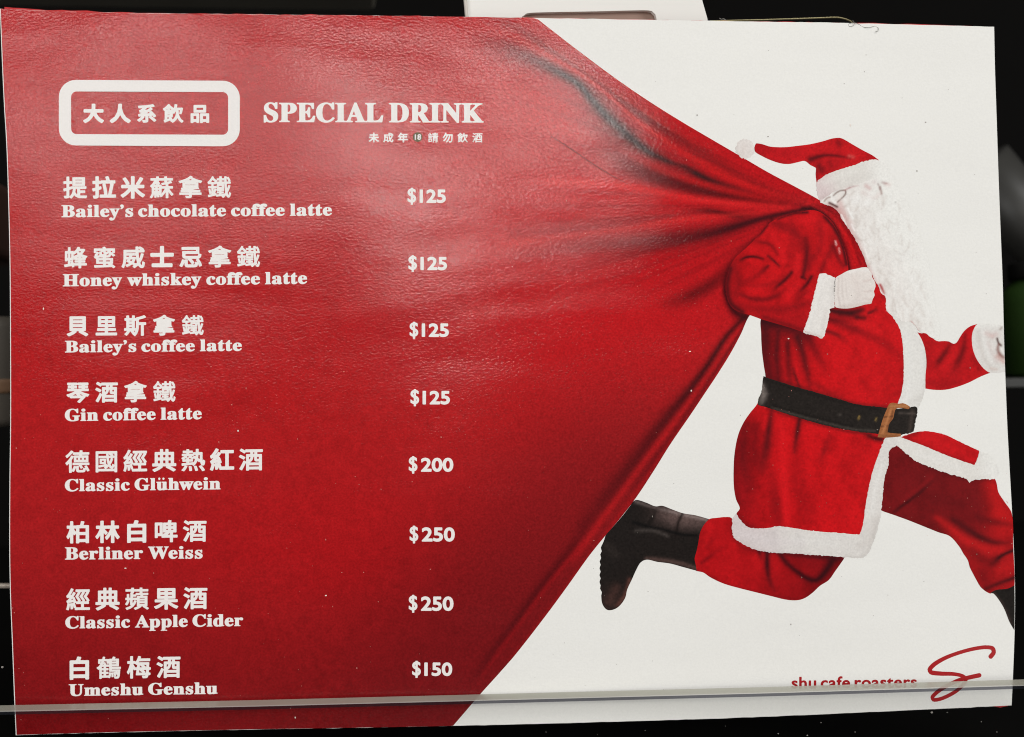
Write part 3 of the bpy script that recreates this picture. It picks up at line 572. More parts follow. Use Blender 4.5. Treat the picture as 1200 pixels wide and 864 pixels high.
sub('cuff', [(960.5, 321), (968, 320.8), (972, 323), (979, 326), (978, 345), (977.5, 361), (973, 362), (971, 374), (967.5, 388), (965, 395), (962, 397), (957, 394), (950, 392.5), (943.5, 391), (941.5, 388), (944, 381), (948, 370), (953, 350), (957.5, 331)], (230, 226, 221),
    [([(962, 325), (958, 350), (948, 386)], 2.5, .3, (238, 237, 233)), ([(976, 330), (975, 358)], 2, .35, (204, 196, 192)), ([(945, 390), (955, 393), (962, 395)], 2, .6, (196, 178, 172)), ([(968, 365), (963, 390)], 2.5, .4, (208, 198, 192)), ([(955, 365), (950, 385)], 1.4, .3, (208, 202, 198)), ([(962, 340), (958, 370)], 1.2, .3, (212, 206, 202))], L1 + .00009, grain=.02, fray=.3)
sub('glove', [(978.5, 327), (986, 321.5), (994, 317.3), (1004, 315), (1012, 313.3), (1018, 314.3), (1021.3, 318), (1022, 325), (1025, 330), (1026, 336), (1024, 341.5), (1025, 346), (1022.5, 351), (1021, 355.8), (1014, 357), (1005, 359.5), (995, 361.5), (985, 361.5), (979, 360), (977, 345)], (228, 220, 214),
    [([(983, 326), (982, 345), (985, 360)], 1.1, .6, (200, 188, 182)), ([(987, 324), (987, 342), (990, 360)], 1.0, .45, (204, 192, 186)), ([(991, 328), (992, 345), (996, 358)], 1.0, .35, (206, 196, 190)), ([(1000, 325), (1006, 340), (1004, 354)], 5, .35, (212, 200, 194)),
     ([(1020, 328), (1012, 330)], 1.5, .5, (206, 190, 184)), ([(1022, 341), (1013, 342)], 1.3, .5, (202, 186, 180)), ([(1021, 351), (1013, 350)], 1.3, .5, (202, 186, 180)), ([(985, 360), (1005, 358.5), (1019, 355)], 2.5, .5, (204, 188, 180)), ([(995, 319), (1010, 316), (1018, 317)], 2.5, .5, (238, 236, 232))], L1 + .00009, spacing=1.5, grain=.02)
# belt and buckle
sub('belt', [(894.5, 441.5), (898, 442.5), (915, 448), (935, 454), (960, 461), (985, 468.5), (1005, 474), (1030, 477), (1050, 479), (1066, 477.5), (1072, 476.5), (1074.8, 478.5), (1075, 484), (1072.5, 495), (1070, 506), (1060, 508.5), (1048, 511), (1028, 508.5), (1012, 507), (990, 503.5), (965, 498), (940, 491), (915, 483), (900, 478), (888.5, 474.5), (888.5, 468), (892, 460), (893.5, 450)], (36, 31, 28),
    [([(893, 452), (895, 462), (892, 472)], [3, 4, 3], [.7, .8, .6], (122, 112, 106)), ([(900, 446), (935, 457), (985, 471), (1030, 480)], 1.6, .45, (22, 19, 17)), ([(905, 478), (950, 491), (1000, 503), (1025, 505)], 1.4, .5, (78, 72, 66)), ([(905, 475), (950, 488), (1000, 500)], 1.4, .6, (24, 20, 18)),
     ([(1006, 491), (1007, 488)], 1.0, .8, (150, 122, 66)), ([(1026, 493), (1027, 490)], 1.0, .7, (130, 108, 60)), ([(1054, 484), (1072, 485)], 1.4, .5, (90, 80, 74)), ([(1069, 482), (1066, 505)], 2.5, .45, (78, 66, 60)), ([(984, 486)], 1.5, .5, (92, 84, 78))], L1 + .00011, grain=.14, fray=.2)
sub('buckle', [(1042, 473.5), (1046, 472), (1053, 473.3), (1058, 472.6), (1063, 474.5), (1066.5, 477), (1065, 479.5), (1056, 478.3), (1050, 479), (1048, 484), (1046.8, 490), (1042, 497), (1040, 507), (1048, 508), (1056, 508.5), (1055.5, 511.5), (1040, 513), (1028.3, 512.5), (1031, 503), (1034.5, 491), (1039, 480)], (158, 98, 58),
    [([(1036, 489), (1046, 488)], 1.0, .7, (84, 48, 28)), ([(1033, 500), (1042, 499)], 1.2, .6, (96, 56, 34)), ([(1044, 476), (1063, 476)], 1.2, .45, (196, 140, 92)), ([(1044, 480), (1040, 492), (1034, 508)], 1.4, .6, (198, 132, 84)), ([(1046, 482), (1044, 492), (1039, 506)], 1.2, .5, (96, 56, 34)), ([(1034, 511), (1052, 511)], 1.2, .5, (110, 70, 44))], L1 + .00013, spacing=1.2, grain=.08)
# right arm of the picture
sub('sleeve', [(1075, 389.5), (1080, 390.8), (1084, 390.3), (1090, 394), (1098, 399.8), (1105, 399.8), (1112, 400.3), (1117, 403), (1121, 401.5), (1125, 395), (1130, 388), (1137, 382.5), (1145.5, 379.8), (1141, 386), (1139, 393), (1139, 402), (1140.5, 411), (1144.5, 421), (1150, 429), (1155, 434), (1160.5, 437), (1150, 441), (1135, 448.5), (1120, 454), (1108, 456.8), (1095, 457), (1084.5, 455.5), (1084.5, 440), (1085.7, 425), (1084, 410), (1080, 398)], (196, 20, 26),
    [([(1113, 404), (1107, 414), (1100, 424), (1096, 430)], [3, 4, 4, 3], [.5, .75, .75, .2], (92, 12, 16)), ([(1131, 392), (1129, 408), (1124, 422), (1116, 438)], [3, 4.5, 4.5, 6], [.4, .7, .7, .25], (92, 12, 16)), ([(1140, 418), (1148, 432)], 4, .35, (120, 14, 18)),
     ([(1088, 448), (1105, 452), (1125, 447)], 5, .4, (140, 14, 20)), ([(1086, 410), (1088, 430)], 4, .3, (150, 14, 20)), ([(1092, 402), (1105, 404)], 3, .3, (150, 14, 20)), ([(1112, 425), (1120, 412)], 3, .3, (212, 26, 30))], L1 + .00007, grain=.07)
def f_hand(P, C): return mixc(C, PW, .7 * (1 - ss(P[:, 1], 380, 388)))
sub('cuff_and_hand', [(1145.5, 379.8), (1154, 379), (1165, 380), (1175, 382), (1176.2, 400), (1177.2, 420), (1177.8, 436), (1170, 437), (1160.5, 437), (1155, 434), (1150, 429), (1144.5, 421), (1140.5, 411), (1139, 402), (1139, 393), (1141, 386)], (224, 221, 216),
    [([(1146, 390), (1149, 408), (1155, 424), (1164, 434)], 3, .45, (204, 196, 190)), ([(1152, 386), (1155, 405), (1162, 422)], 2.5, .6, (236, 234, 230)), ([(1156, 391), (1163, 394), (1167, 392)], 3.5, [.3, .5, .3], (206, 160, 156)), ([(1158, 402), (1163, 414), (1168, 424)], 3, .35, (208, 188, 184)),
     ([(1168.5, 397), (1170, 402), (1173, 405)], 1.4, .9, (86, 52, 44)), ([(1170, 404), (1169, 410), (1172, 416), (1176, 419)], [1.5, 2.4, 2.4, 2.2], [.7, .8, .85, .7], (126, 62, 50)), ([(1172, 386), (1174, 384)], 1.5, .6, (140, 120, 112)), ([(1169, 418), (1176, 424)], 3, .5, (200, 140, 130)), ([(1174, 409), (1175.5, 413)], 1.6, .8, (240, 238, 234)), ([(1161, 432), (1168, 433)], 1.8, .4, (206, 180, 170)), ([(1163, 402), (1166, 412)], 2.5, .4, (232, 226, 222))], L1 + .00009, spacing=1.4, grain=.02, field=f_hand)
# cap, trim, pompom
sub('cap', [(884, 173), (886, 168.2), (892, 168.8), (903, 172), (920, 172.6), (935, 171), (950, 169), (965, 165.5), (975, 162.5), (984, 161.7), (989, 163.5), (1000, 170), (1012, 176.8), (1022, 182), (1030.5, 188.3), (1026, 188), (1022, 187), (1013, 190), (1010, 189.5), (1004, 193), (990, 197), (975, 202), (965, 207), (957, 214.7), (955.8, 205), (956, 197), (950, 193.8), (943, 188.8), (936, 190), (925, 192.3), (915, 191.6), (903, 187.8), (893, 183), (885, 178)], (196, 22, 28),
    [([(950, 187), (960, 183.5), (970, 182), (985, 183.5), (997, 186)], [4, 2.5, 2, 2, 1.5], [.8, .85, .75, .7, .3], (84, 14, 20)), ([(982, 167), (984, 170)], 3.5, .6, (108, 14, 20)), ([(960, 195), (963, 200)], 4.5, .7, (100, 14, 20)), ([(972, 190), (973, 194)], 3, .4, (130, 14, 20)),
     ([(890, 172), (910, 178), (935, 180)], 6, .35, (160, 18, 26)), ([(885, 176), (900, 186), (920, 191)], 2, .45, (150, 18, 24)), ([(995, 183), (1000, 184)], 2, .6, (206, 90, 84)), ([(988, 172), (1003, 182)], 4, .3, (214, 28, 32)), ([(957, 200), (958, 212)], 2.5, .5, (120, 14, 20)), ([(985, 188), (970, 200)], 5, .3, (150, 16, 22))], L1 + .00006, spacing=1.5, grain=.08)
def f_ct(P, C): C = mixc(C, PW, .9 * ss(P[:, 0], 1005, 1036)); return mixc(C, (216, 196, 196), .75 * (1 - ss(P[:, 0] - (P[:, 1] - 215) * .3, 960, 990)))
sub('cap_trim', [(957, 214.7), (965, 207), (975, 202), (990, 197), (1004, 193), (1012, 189.5), (1022, 187), (1030.5, 188.3), (1037, 190), (1042, 198), (1043, 207), (1038, 211), (1027, 209.5), (1010, 214.5), (996, 219.3), (985, 222), (977, 225.6), (970, 230), (965, 235.5), (961, 237), (958, 228)], (222, 218, 212),
    [([(965, 214), (985, 206), (1005, 200)], 4, .35, (232, 230, 224)), ([(962, 232), (980, 226), (998, 219)], 2.5, .45, (198, 178, 176)), ([(1000, 210), (1020, 205)], 4, .3, (214, 210, 204)), ([(960, 222), (966, 226)], 3, .3, (206, 190, 190))], L1 + .00010, spacing=1.6, grain=.025, fray=.35, field=f_ct)
def f_pom(P, C):
    r = np.hypot(P[:, 0] - 873, P[:, 1] - 174.5); return mixc(C, PW, ss(r, 6, 11.5) * .35 + .75 * ss(P[:, 0], 868, 882))
pom = [(873 + 11 * math.cos(t) * (1 + .06 * math.sin(5 * t)), 174.5 + 11.5 * math.sin(t)) for t in np.linspace(0, 2 * math.pi, 20, endpoint=False)]
sub('pompom', pom, (226, 219, 214), [([(864, 168), (862.5, 176), (866, 182)], 2, .55, (204, 196, 190)), ([(872, 172), (870, 180)], 3, .4, (214, 202, 196)), ([(868, 166), (876, 163.5)], 1.4, .3, (214, 208, 204)), ([(874, 183), (880, 180)], 1.6, .3, (212, 206, 200))], L1 + .00006, spacing=1.6, grain=.025, fray=.5)
# beard and face
BEARD = [(961, 237.5), (968, 240), (976, 243.5), (983, 249.5), (986, 256), (990, 262), (997, 272), (1003, 282), (1008, 292), (1013, 303), (1017, 314), (1022, 322), (1026, 331), (1029, 334), (1033, 344), (1038, 348), (1038.5, 363), (1048, 370), (1058, 377), (1068, 378), (1078, 389), (1085, 391), (1092, 396), (1100, 398), (1102, 385), (1098, 368), (1094, 345), (1091, 325), (1088, 305), (1082, 287), (1076, 268), (1070, 250), (1063, 236), (1056, 222), (1050, 211), (1044, 204), (1038, 207), (1027, 209), (1010, 214), (996, 219), (985, 221.5), (977, 225), (970, 229.5), (963, 235)]
br = []
for k in range(260):
    y0 = random.uniform(225, 392); xl = np.interp(y0, [225, 260, 300, 340, 392], [985, 992, 1016, 1036, 1052]); xr = np.interp(y0, [225, 300, 392], [1058, 1084, 1094])
    x0 = random.uniform(xl, xr); a0 = math.radians(random.uniform(50, 120)); c = random.uniform(-.25, .25); L = random.uniform(6, 15); pts = [(x0, y0)]
    for q in range(4): a0 += c; pts.append((pts[-1][0] + math.cos(a0) * L / 4, pts[-1][1] + math.sin(a0) * L / 4))
    dark = random.random() < .5; fall = 1 - .55 * (x0 - xl) / (xr - xl)
    br.append((pts, random.uniform(.8, 2.0), random.uniform(.15, .45) * fall, (196, 184, 176) if dark else (243, 242, 238)))
br += [([(972, 241), (982, 247), (990, 260), (1002, 279), (1012, 300), (1020, 320), (1034, 345)], [4, 4, 4, 3.5, 3, 3, 2], [.6, .7, .55, .45, .4, .4, .3], (198, 132, 130)),
  ([(984, 238), (990, 252), (998, 262)], [4, 4, 3], [.5, .5, .2], (206, 158, 154)), ([(976.5, 229.5), (980, 226.3), (985, 223.6), (990.5, 223.2), (991, 226.5), (988.5, 230.5), (984.5, 234), (981.5, 237)], .95, [.6, .85, .8, .85, .9, .85, .8, .7], (112, 78, 66)), ([(990, 223), (996, 220), (1002, 218.3), (1006, 217.6)], 1.1, [.6, .8, .4, .2], (176, 128, 128)),
  ([(966, 236), (969, 232.5), (973.5, 231)], 1.0, .7, (140, 104, 96)), ([(972, 238), (976, 240), (981, 242.5)], 1.5, .9, (88, 50, 46)), ([(974, 228), (975, 234), (979, 238)], 1.2, .8, (242, 240, 236)), ([(983, 228), (984, 233)], 1.8, .5, (232, 222, 216)),
  ([(986, 252), (989, 258), (991, 263)], .9, .9, (244, 240, 236)), ([(994, 244), (996, 250), (1000, 256)], 1.1, .8, (244, 243, 240)), ([(998, 263), (1001, 270)], .9, .8, (246, 240, 238)), ([(1012, 283), (1014, 293), (1017, 303)], 1, .7, (244, 240, 236)),
  ([(1034, 213.6), (1037, 214.8), (1039, 215)], [1.8, 1.6, 1.2], .95, (128, 36, 38)), ([(1038, 215.5), (1042, 216.5)], 2.6, .35, (208, 160, 156)), ([(1031, 219.5), (1031.5, 222)], 1.6, .75, (126, 70, 66)), ([(1029, 216), (1029.5, 217)], 1.2, .5, (130, 90, 84)), ([(1032.5, 224), (1033, 227)], 1.3, .6, (140, 92, 80)),
  ([(1015, 218), (1019, 221)], 2.6, .45, (196, 140, 140)), ([(1024, 214)], 3, .3, (204, 180, 178)), ([(1049, 237)], 1.0, .6, (170, 166, 162)), ([(1087, 345), (1088, 350)], .9, .4, (180, 176, 172)),
  ([(1012, 226), (1024, 232), (1030, 228)], 3, .3, (216, 192, 188)), ([(1031.5, 334), (1034, 339), (1036, 344)], 1.7, [.9, .9, .7], (170, 22, 28)), ([(1029, 336), (1032, 342), (1038, 348)], .9, .85, (242, 226, 222)),
  ([(1068, 377), (1073, 384), (1077, 390)], .9, [.4, .5, .8], (196, 90, 90)), ([(1000, 236), (1006, 232)], 5, .45, (242, 241, 238)), ([(1016, 238), (1020, 228)], 4, .45, (242, 241, 238))]
def f_beard(P, C):
    xl = np.interp(P[:, 1], [205, 225, 260, 300, 340, 400], [990, 985, 992, 1016, 1036, 1052]); t = (P[:, 0] - xl) / 60.0
    n = np.sin(P[:, 0] * .35 + np.sin(P[:, 1] * .21) * 2.3) * np.sin(P[:, 1] * .27 + P[:, 0] * .12)
    C = mixc(C, (208, 200, 194), .35 * np.clip(n, 0, 1)); return mixc(C, PW, .25 + .75 * ss(t, .1, 1.0))
def beard_pf(P):
    C = paint(P, f_beard(P, np.tile(s2l((229, 223, 218)), (len(P), 1))), br, .018)
    d = np.full(len(P), 99.0); Q = cr(BEARD[22:], 4, False)     # soft outer edge: hair thins out into the white page
    for i in range(len(Q) - 1): d = np.minimum(d, seg_d(P, Q[i], Q[i + 1])[0])
    right = P[:, 0] > np.interp(P[:, 1], [205, 300, 400], [1030, 1050, 1062]); a = np.where(right, 1 - ss(d, 0, 14), 0)
    return C * (1 - a[:, None]) + s2l(PW) * KEXP * a[:, None]
o = print_piece('beard', BEARD, beard_pf, M_FIG, fig, L1 + .00013, spacing=1.15, step=1.6, fray=.25)

# ------------------------------------------------------------------ lettering
def text_mesh(body, offset, space=1.0):
    cu = bpy.data.curves.new('t', 'FONT'); cu.body = body; cu.size = 1.0; cu.offset = offset; cu.resolution_u = 4; cu.space_character = space; cu.fill_mode = 'FRONT'
    ob = bpy.data.objects.new('t', cu); COL.objects.link(ob); bpy.context.view_layer.update()
    me = bpy.data.meshes.new_from_object(ob.evaluated_get(bpy.context.evaluated_depsgraph_get())); bpy.data.objects.remove(ob)
    V = np.empty(len(me.vertices) * 3); me.vertices.foreach_get('co', V); F = [tuple(p.vertices) for p in me.polygons]
    bpy.data.meshes.remove(me); return V.reshape(-1, 3)[:, :2], F
def bold(s):
    o = ''
    for ch in s:
        if 'A' <= ch <= 'Z': o += chr(0x1D400 + ord(ch) - 65)
        elif 'a' <= ch <= 'z': o += chr(0x1D41A + ord(ch) - 97)
        else: o += ch
    return o
def sdf_outline(V, F, W, H, dil, g=0.42, cells=0):
    """thicken flat lettering evenly with rounded corners: distance field + contour, in picture-pixel units"""
    lo, hi = V.min(0), V.max(0)
    P = np.c_[dil + (V[:, 0] - lo[0]) / (hi[0] - lo[0]) * (W - 2 * dil), dil + (hi[1] - V[:, 1]) / (hi[1] - lo[1]) * (H - 2 * dil)]
    nx, ny = int(W / g) + 4, int(H / g) + 4; x0, y0 = -1.5 * g, -1.5 * g
    X = x0 + np.arange(nx) * g; Y = y0 + np.arange(ny) * g
    D = np.full((ny, nx), 9.0); IN = np.zeros((ny, nx), bool); cnt = {}
    for f in F:
        n = len(f)
        for i in range(n):
            e = (f[i], f[(i + 1) % n]); k = (min(e), max(e)); cnt[k] = cnt.get(k, 0) + 1
        T = P[list(f)]; a = np.floor((T.min(0) - [x0, y0]) / g).astype(int); b = np.ceil((T.max(0) - [x0, y0]) / g).astype(int) + 1
        xs = X[max(a[0], 0):b[0]]; ys = Y[max(a[1], 0):b[1]]
        if len(xs) == 0 or len(ys) == 0: continue
        gx, gy = np.meshgrid(xs, ys); ms = None; pos = np.ones(gx.shape, bool); neg = np.ones(gx.shape, bool)
        for i in range(n):
            p, q = T[i], T[(i + 1) % n]; c = (q[0] - p[0]) * (gy - p[1]) - (q[1] - p[1]) * (gx - p[0]); pos &= c >= 0; neg &= c <= 0
        IN[max(a[1], 0):b[1], max(a[0], 0):b[0]] |= (pos | neg)
    R = max(dil, 1.3 if cells else 0) + 2.2 * g; per = np.zeros(max(cells, 1))
    for (i, j), c in cnt.items():
        if c != 1: continue
        p, q = P[i], P[j]; per[min(int((p[0] + q[0]) / 2 / W * len(per)), len(per) - 1)] += np.hypot(*(q - p)) / H
        a = np.floor((np.minimum(p, q) - R - [x0, y0]) / g).astype(int); b = np.ceil((np.maximum(p, q) + R - [x0, y0]) / g).astype(int) + 1
        sx = slice(max(a[0], 0), b[0]); sy = slice(max(a[1], 0), b[1]); gx, gy = np.meshgrid(X[sx], Y[sy]); d = q - p; L2 = max(d @ d, 1e-9)
        t = np.clip(((gx - p[0]) * d[0] + (gy - p[1]) * d[1]) / L2, 0, 1)
        D[sy, sx] = np.minimum(D[sy, sx], np.hypot(gx - p[0] - t * d[0], gy - p[1] - t * d[1]))
    dd = dil if not cells else np.interp(per, [4.5, 9, 14], [dil * 1.9, dil * 1.2, dil * .66])[np.clip((X / W * cells).astype(int), 0, cells - 1)][None, :]
    f = np.where(IN, -D, D) - dd; s = f < 0
    VV = []; FF = []; vi = {}
    def pt(k, x, y):
        if k not in vi: vi[k] = len(VV); VV.append((x, y))
        return vi[k]
    full = s[:-1, :-1] & s[:-1, 1:] & s[1:, :-1] & s[1:, 1:]; anyc = (s[:-1, :-1] | s[:-1, 1:] | s[1:, :-1] | s[1:, 1:]) & ~full
    for j in range(ny - 1):
        i = 0; row = full[j]
        while i < nx - 1:
            if row[i]:
                k = i
                while k < nx - 1 and row[k] and k - i < 12: k += 1
                FF.append((pt((i, j), X[i], Y[j]), pt((i, j + 1), X[i], Y[j + 1]), pt((k, j + 1), X[k], Y[j + 1]), pt((k, j), X[k], Y[j]))); i = k
            else: i += 1
    for j, i in zip(*np.where(anyc)):
        cs = [(i, j), (i, j + 1), (i + 1, j + 1), (i + 1, j)]; poly = []
        for m in range(4):
            c0, c1 = cs[m], cs[(m + 1) % 4]; f0, f1 = f[c0[1], c0[0]], f[c1[1], c1[0]]
            if f0 < 0: poly.append(pt(c0, X[c0[0]], Y[c0[1]]))
            if (f0 < 0) != (f1 < 0):
                t = f0 / (f0 - f1); key = ('e', min(c0, c1), max(c0, c1)); poly.append(pt(key, X[c0[0]] + t * (X[c1[0]] - X[c0[0]]), Y[c0[1]] + t * (Y[c1[1]] - Y[c0[1]])))
        if len(poly) >= 3: FF.append(tuple(poly))
    return np.array(VV), FF
def place(name, V, F, quad, mat, parent=card, lift=.00008, label=None, dil=0.5, cells=0, ky=1.0):
    """quad: corners of the text's bounding box TL, TR, BR, BL"""
    q = [np.array(p, float) for p in quad]
    W = np.linalg.norm(q[1] - q[0]); H = np.linalg.norm(q[3] - q[0])
    VV, FF = sdf_outline(V, F, W, H * ky, dil, cells=cells); u = VV[:, 0] / W; v = VV[:, 1] / (H * ky)
    P = ((1-u)*(1-v))[:, None]*q[0] + (u*(1-v))[:, None]*q[1] + (u*v)[:, None]*q[2] + ((1-u)*v)[:, None]*q[3]
    o = link_mesh(name, card_pts(P, lift), FF, mat, parent)
    me = o.data; ny = sum(p.normal.y * p.area for p in me.polygons)
    if ny > 0: me.flip_normals()
    if label: o['label'] = label
    return o
def cjk(name, s, x0, x1, yt, yb, slope, label=None, dil=.74):
    off = 0
    H = yb - yt
    Va, F = text_mesh(s, off, 1.0); ha = np.ptp(Va[:, 1])
    want = (x1 - x0) / H * ha * 0.985
    Vb, _ = text_mesh(s, off, 1.3); wa, wb = np.ptp(Va[:, 0]), np.ptp(Vb[:, 0])
    sp = 1.0 + .3 * (want - wa) / (wb - wa) if wb > wa else 1.0
    V, F = text_mesh(s, off, sp); dy = slope
    return place(name, V, F, [(x0, yt), (x1, yt + dy), (x1, yb + dy), (x0, yb)], M_WHITE, label=label, dil=dil, cells=len(s))
ROWS = [("提拉米蘇拿鐵", (74, 271, 206.5, 233, -.6), "Bailey's chocolate coffee latte", (72, 389, 240.5, 254.8, -2), "$125", (477.5, 522.5, 222, 238.2)),
 ("蜂蜜威士忌拿鐵", (75, 305, 289, 315, -1.5), "Honey whiskey coffee latte", (73.5, 360, 321.5, 335.8, -3), "$125", (478.5, 524, 301, 317)),
 ("貝里斯拿鐵", (78.5, 239, 369.5, 394.5, -.8), "Bailey's coffee latte", (76, 283.5, 399.5, 413.3, -2), "$125", (480, 526, 379, 395.2)),
 ("琴酒拿鐵", (78, 206, 447, 472.5, -1), "Gin coffee latte", (76, 236.5, 479.5, 493.8, -2.4), "$125", (481, 527.3, 458, 474.3)),
 ("德國經典熱紅酒", (76.5, 308, 528, 554.5, -3), "Classic Glühwein", (76, 258.5, 561.8, 576, -2.4), "$200", (479, 531.3, 536.5, 553.2)),
 ("柏林白啤酒", (78, 242, 611, 637, -2), "Berliner Weiss", (76, 237.5, 641.5, 656, -1.4), "$250", (480, 533, 618, 635)),
 ("經典蘋果酒", (77.5, 243, 689.5, 716, -2), "Classic Apple Cider", (76.5, 285, 722.5, 736.8, -3), "$250", (479, 531.5, 699, 716.2)),
 ("白鶴梅酒", (82, 211.5, 770, 796.5, -2), "Umeshu Genshu", (80.5, 255, 802, 815.8, -2.5), "$150", (483, 530, 776.3, 792.5))]
DESC = set('ypgqj'); ASC_RATIO = 1.0
def words(body, gap):
    Vs = []; Fs = []; x = 0.0; n = 0
    for w in body.split(' '):
        V, F = text_mesh(w, 0, 1.05); V = V.copy(); V[:, 0] += x - V[:, 0].min(); x = V[:, 0].max() + gap
        Vs.append(V); Fs += [tuple(i + n for i in f) for f in F]; n += len(V)
    return np.vstack(Vs), Fs
def latin(name, s, x0, x1, ycap, ybase, dy, dil=.62, ky=2.0, mat=None, label=None, conv=bold, lift=.00008, gap=.29):
    off = 0; V, F = words(conv(s.replace('ü', 'u').replace("'", '\u2019')), gap)
    Vc, _ = text_mesh(conv('H' if s[0].isupper() else 'h'), off); capt = Vc[:, 1].max(); base = Vc[:, 1].min()
    dil0 = dil; dil = dil / ky; sy = (ybase - ycap - 2 * dil) / (capt - base)
    yt = ybase - dil - (V[:, 1].max() - base) * sy - dil; yb = ybase - dil - (V[:, 1].min() - base) * sy + dil; dil = dil0
    o = place(name, V, F, [(x0, yt), (x1, yt + dy), (x1, yb + dy), (x0, yb)], mat or M_WHITE, label=label, lift=lift, dil=dil, ky=ky)
    if 'ü' in s:
        pre = words(conv(s.split('ü')[0]), gap)[0]; pu = words(conv(s.split('ü')[0] + 'u'), gap)[0]
        lo = V[:, 0].min(); w = np.ptp(V[:, 0]); f0 = (pre[:, 0].max() - lo) / w; f1 = (pu[:, 0].max() - lo) / w
        for f in (.33, .68):
            cx = x0 + (f0 + (f1 - f0) * f) * (x1 - x0); cy = ycap + .8 + dy * .6
            ring = [(cx + 1.35 * math.cos(t), cy + 1.35 * math.sin(t)) for t in np.linspace(0, 2 * math.pi, 14, endpoint=False)]
            d = link_mesh('umlaut_dot', card_pts(ring, lift), [tuple(range(14))], mat or M_WHITE, o)
            if d.data.polygons[0].normal.y > 0: d.data.flip_normals()
    return o
for cj, cb, en, eb, pr, pb in ROWS:
    cjk('dish_name', cj, *cb, label='white Chinese lettering ' + cj)
    latin('dish_translation', en, *eb, label='white bold serif lettering ' + en)
    V, F = text_mesh(pr[0], 0); Vd, Fd = text_mesh(pr[1:], 0, 1.0)
    px0, px1, pt, pb_ = pb; dw = 10.2; H = pb_ - pt
    o = place('price', Vd, Fd, [(px0 + 14.2, pt), (px1, pt), (px1, pb_), (px0 + 14.2, pb_)], M_WHITE, label='white price ' + pr, dil=.8)
    place('dollar_sign', V, F, [(px0, pt - 1.8), (px0 + dw, pt - 1.8), (px0 + dw, pb_ + 2), (px0, pb_ + 2)], M_WHITE, parent=o)
latin('heading', 'SPECIAL DRINK', 309, 567, 120.5, 143.3, .6, dil=1.0, ky=2.4, gap=.26, label='large white serif heading SPECIAL DRINK')
cjk('heading', '大人系飲品', 98, 245, 122, 144, 0.2, dil=.7, label='white Chinese heading inside the rounded frame')
cjk('age_notice', '未成年', 432, 478, 155.6, 167, .2, dil=.3, label='small white Chinese words left of the round badge')
cjk('age_notice', '請勿飲酒', 501.5, 565.5, 155.6, 167.2, 0, dil=.25, label='small white Chinese words right of the round badge')
def rrect(x0, x1, y0, y1, r, dyl=0.0, n=8):
    out = []
    for cx, cy, a0 in ((x1 - r, y0 + r, -90), (x1 - r, y1 - r, 0), (x0 + r, y1 - r, 90), (x0 + r, y0 + r, 180)):
        for k in range(n + 1): a = math.radians(a0 + 90 * k / n); out.append((cx + r * math.cos(a), cy + r * math.sin(a) + dyl * (cx - x0) / (x1 - x0)))
    return out
def ring(name, outer, inner, mat, parent, lift):
    n = len(outer); V = list(outer) + list(inner); F = [(i, (i + 1) % n, n + (i + 1) % n, n + i) for i in range(n)]
    o = link_mesh(name, card_pts(V, lift), F, mat, parent)
    if o.data.polygons[0].normal.y > 0: o.data.flip_normals()
    return o
ring('heading_frame', rrect(69, 281, 93.7, 170.5, 20, 1.2), rrect(83.3, 267.3, 107.3, 157.3, 6.5, .8), M_WHITE, card, .00008)
# small round age badge
def disc(cx, cy, r, name, mat, parent, lift):
    P = [(cx + r * math.cos(t), cy + r * math.sin(t)) for t in np.linspace(0, 2 * math.pi, 24, endpoint=False)]
    o = link_mesh(name, card_pts(P, lift), [tuple(range(24))], mat, parent)
    if o.data.polygons[0].normal.y > 0: o.data.flip_normals()
    return o
bd = disc(489.4, 160.8, 5.6, 'age_badge', coated('badge_green', False, .4, .3, .0001, (104, 96, 70)), card, .00008); bd['label'] = 'tiny round green and cream badge reading 18'
V, F = text_mesh('18', 0)
place('badge_number', V, F, [(486, 157.6), (493.6, 157.2), (493.6, 164), (486, 164.4)], M_WHITE, parent=bd, lift=.00012, dil=.3)
# cafe line and monogram
latin('cafe_name', 'shu cafe roasters', 927.5, 1074.5, 793.3, 807.2, -1.4, dil=.5, ky=1.0, mat=M_LOGO, conv=lambda s: s, label='small dark red lettering shu cafe roasters')
def band(name, pts, w, mat, parent, lift):
    Q = cr(pts, 1.5, False); T = np.gradient(Q, axis=0); T /= np.maximum(np.hypot(*T.T), 1e-6)[:, None]; N = np.c_[-T[:, 1], T[:, 0]]
    ww = np.interp(np.linspace(0, 1, len(Q)), np.linspace(0, 1, len(w)), w)[:, None] / 2
    m = len(Q); V = np.vstack([Q + N * ww, Q - N * ww]); F = [(i, i + 1, m + i + 1, m + i) for i in range(m - 1)]
    Vl = list(V)
    for e, s in ((0, -1), (m - 1, 1)):
        a0 = math.atan2(T[e, 1] * s, T[e, 0] * s); r = ww[e, 0]; idx = []
        for k in range(9): a = a0 - math.pi / 2 + math.pi * k / 8; idx.append(len(Vl)); Vl.append(Q[e] + r * np.array([math.cos(a), math.sin(a)]))
        F.append(tuple(idx))
    o = link_mesh(name, card_pts(np.array(Vl), lift), F, mat, parent); me = o.data
    bm = bmesh.new(); bm.from_mesh(me)
    for f in bm.faces:
        f.normal_update()
        if f.normal.y > 0: f.normal_flip()
    bm.to_mesh(me); bm.free(); return o
mg = band('monogram', [(1161, 769.5), (1164.5, 764.5), (1163, 759.8), (1155, 758.6), (1141, 760.5), (1124, 765), (1108, 771), (1095, 778.5), (1089.5, 784.5), (1091, 788), (1102, 789.5), (1117, 790), (1128, 792.3), (1132.5, 796)], [5.4, 4.6, 4.4, 4.4, 5, 5.4, 4.6, 4.2], M_LOGO, card, .00008)
mg['label'] = 'dark red brush monogram shaped like a looping letter S'
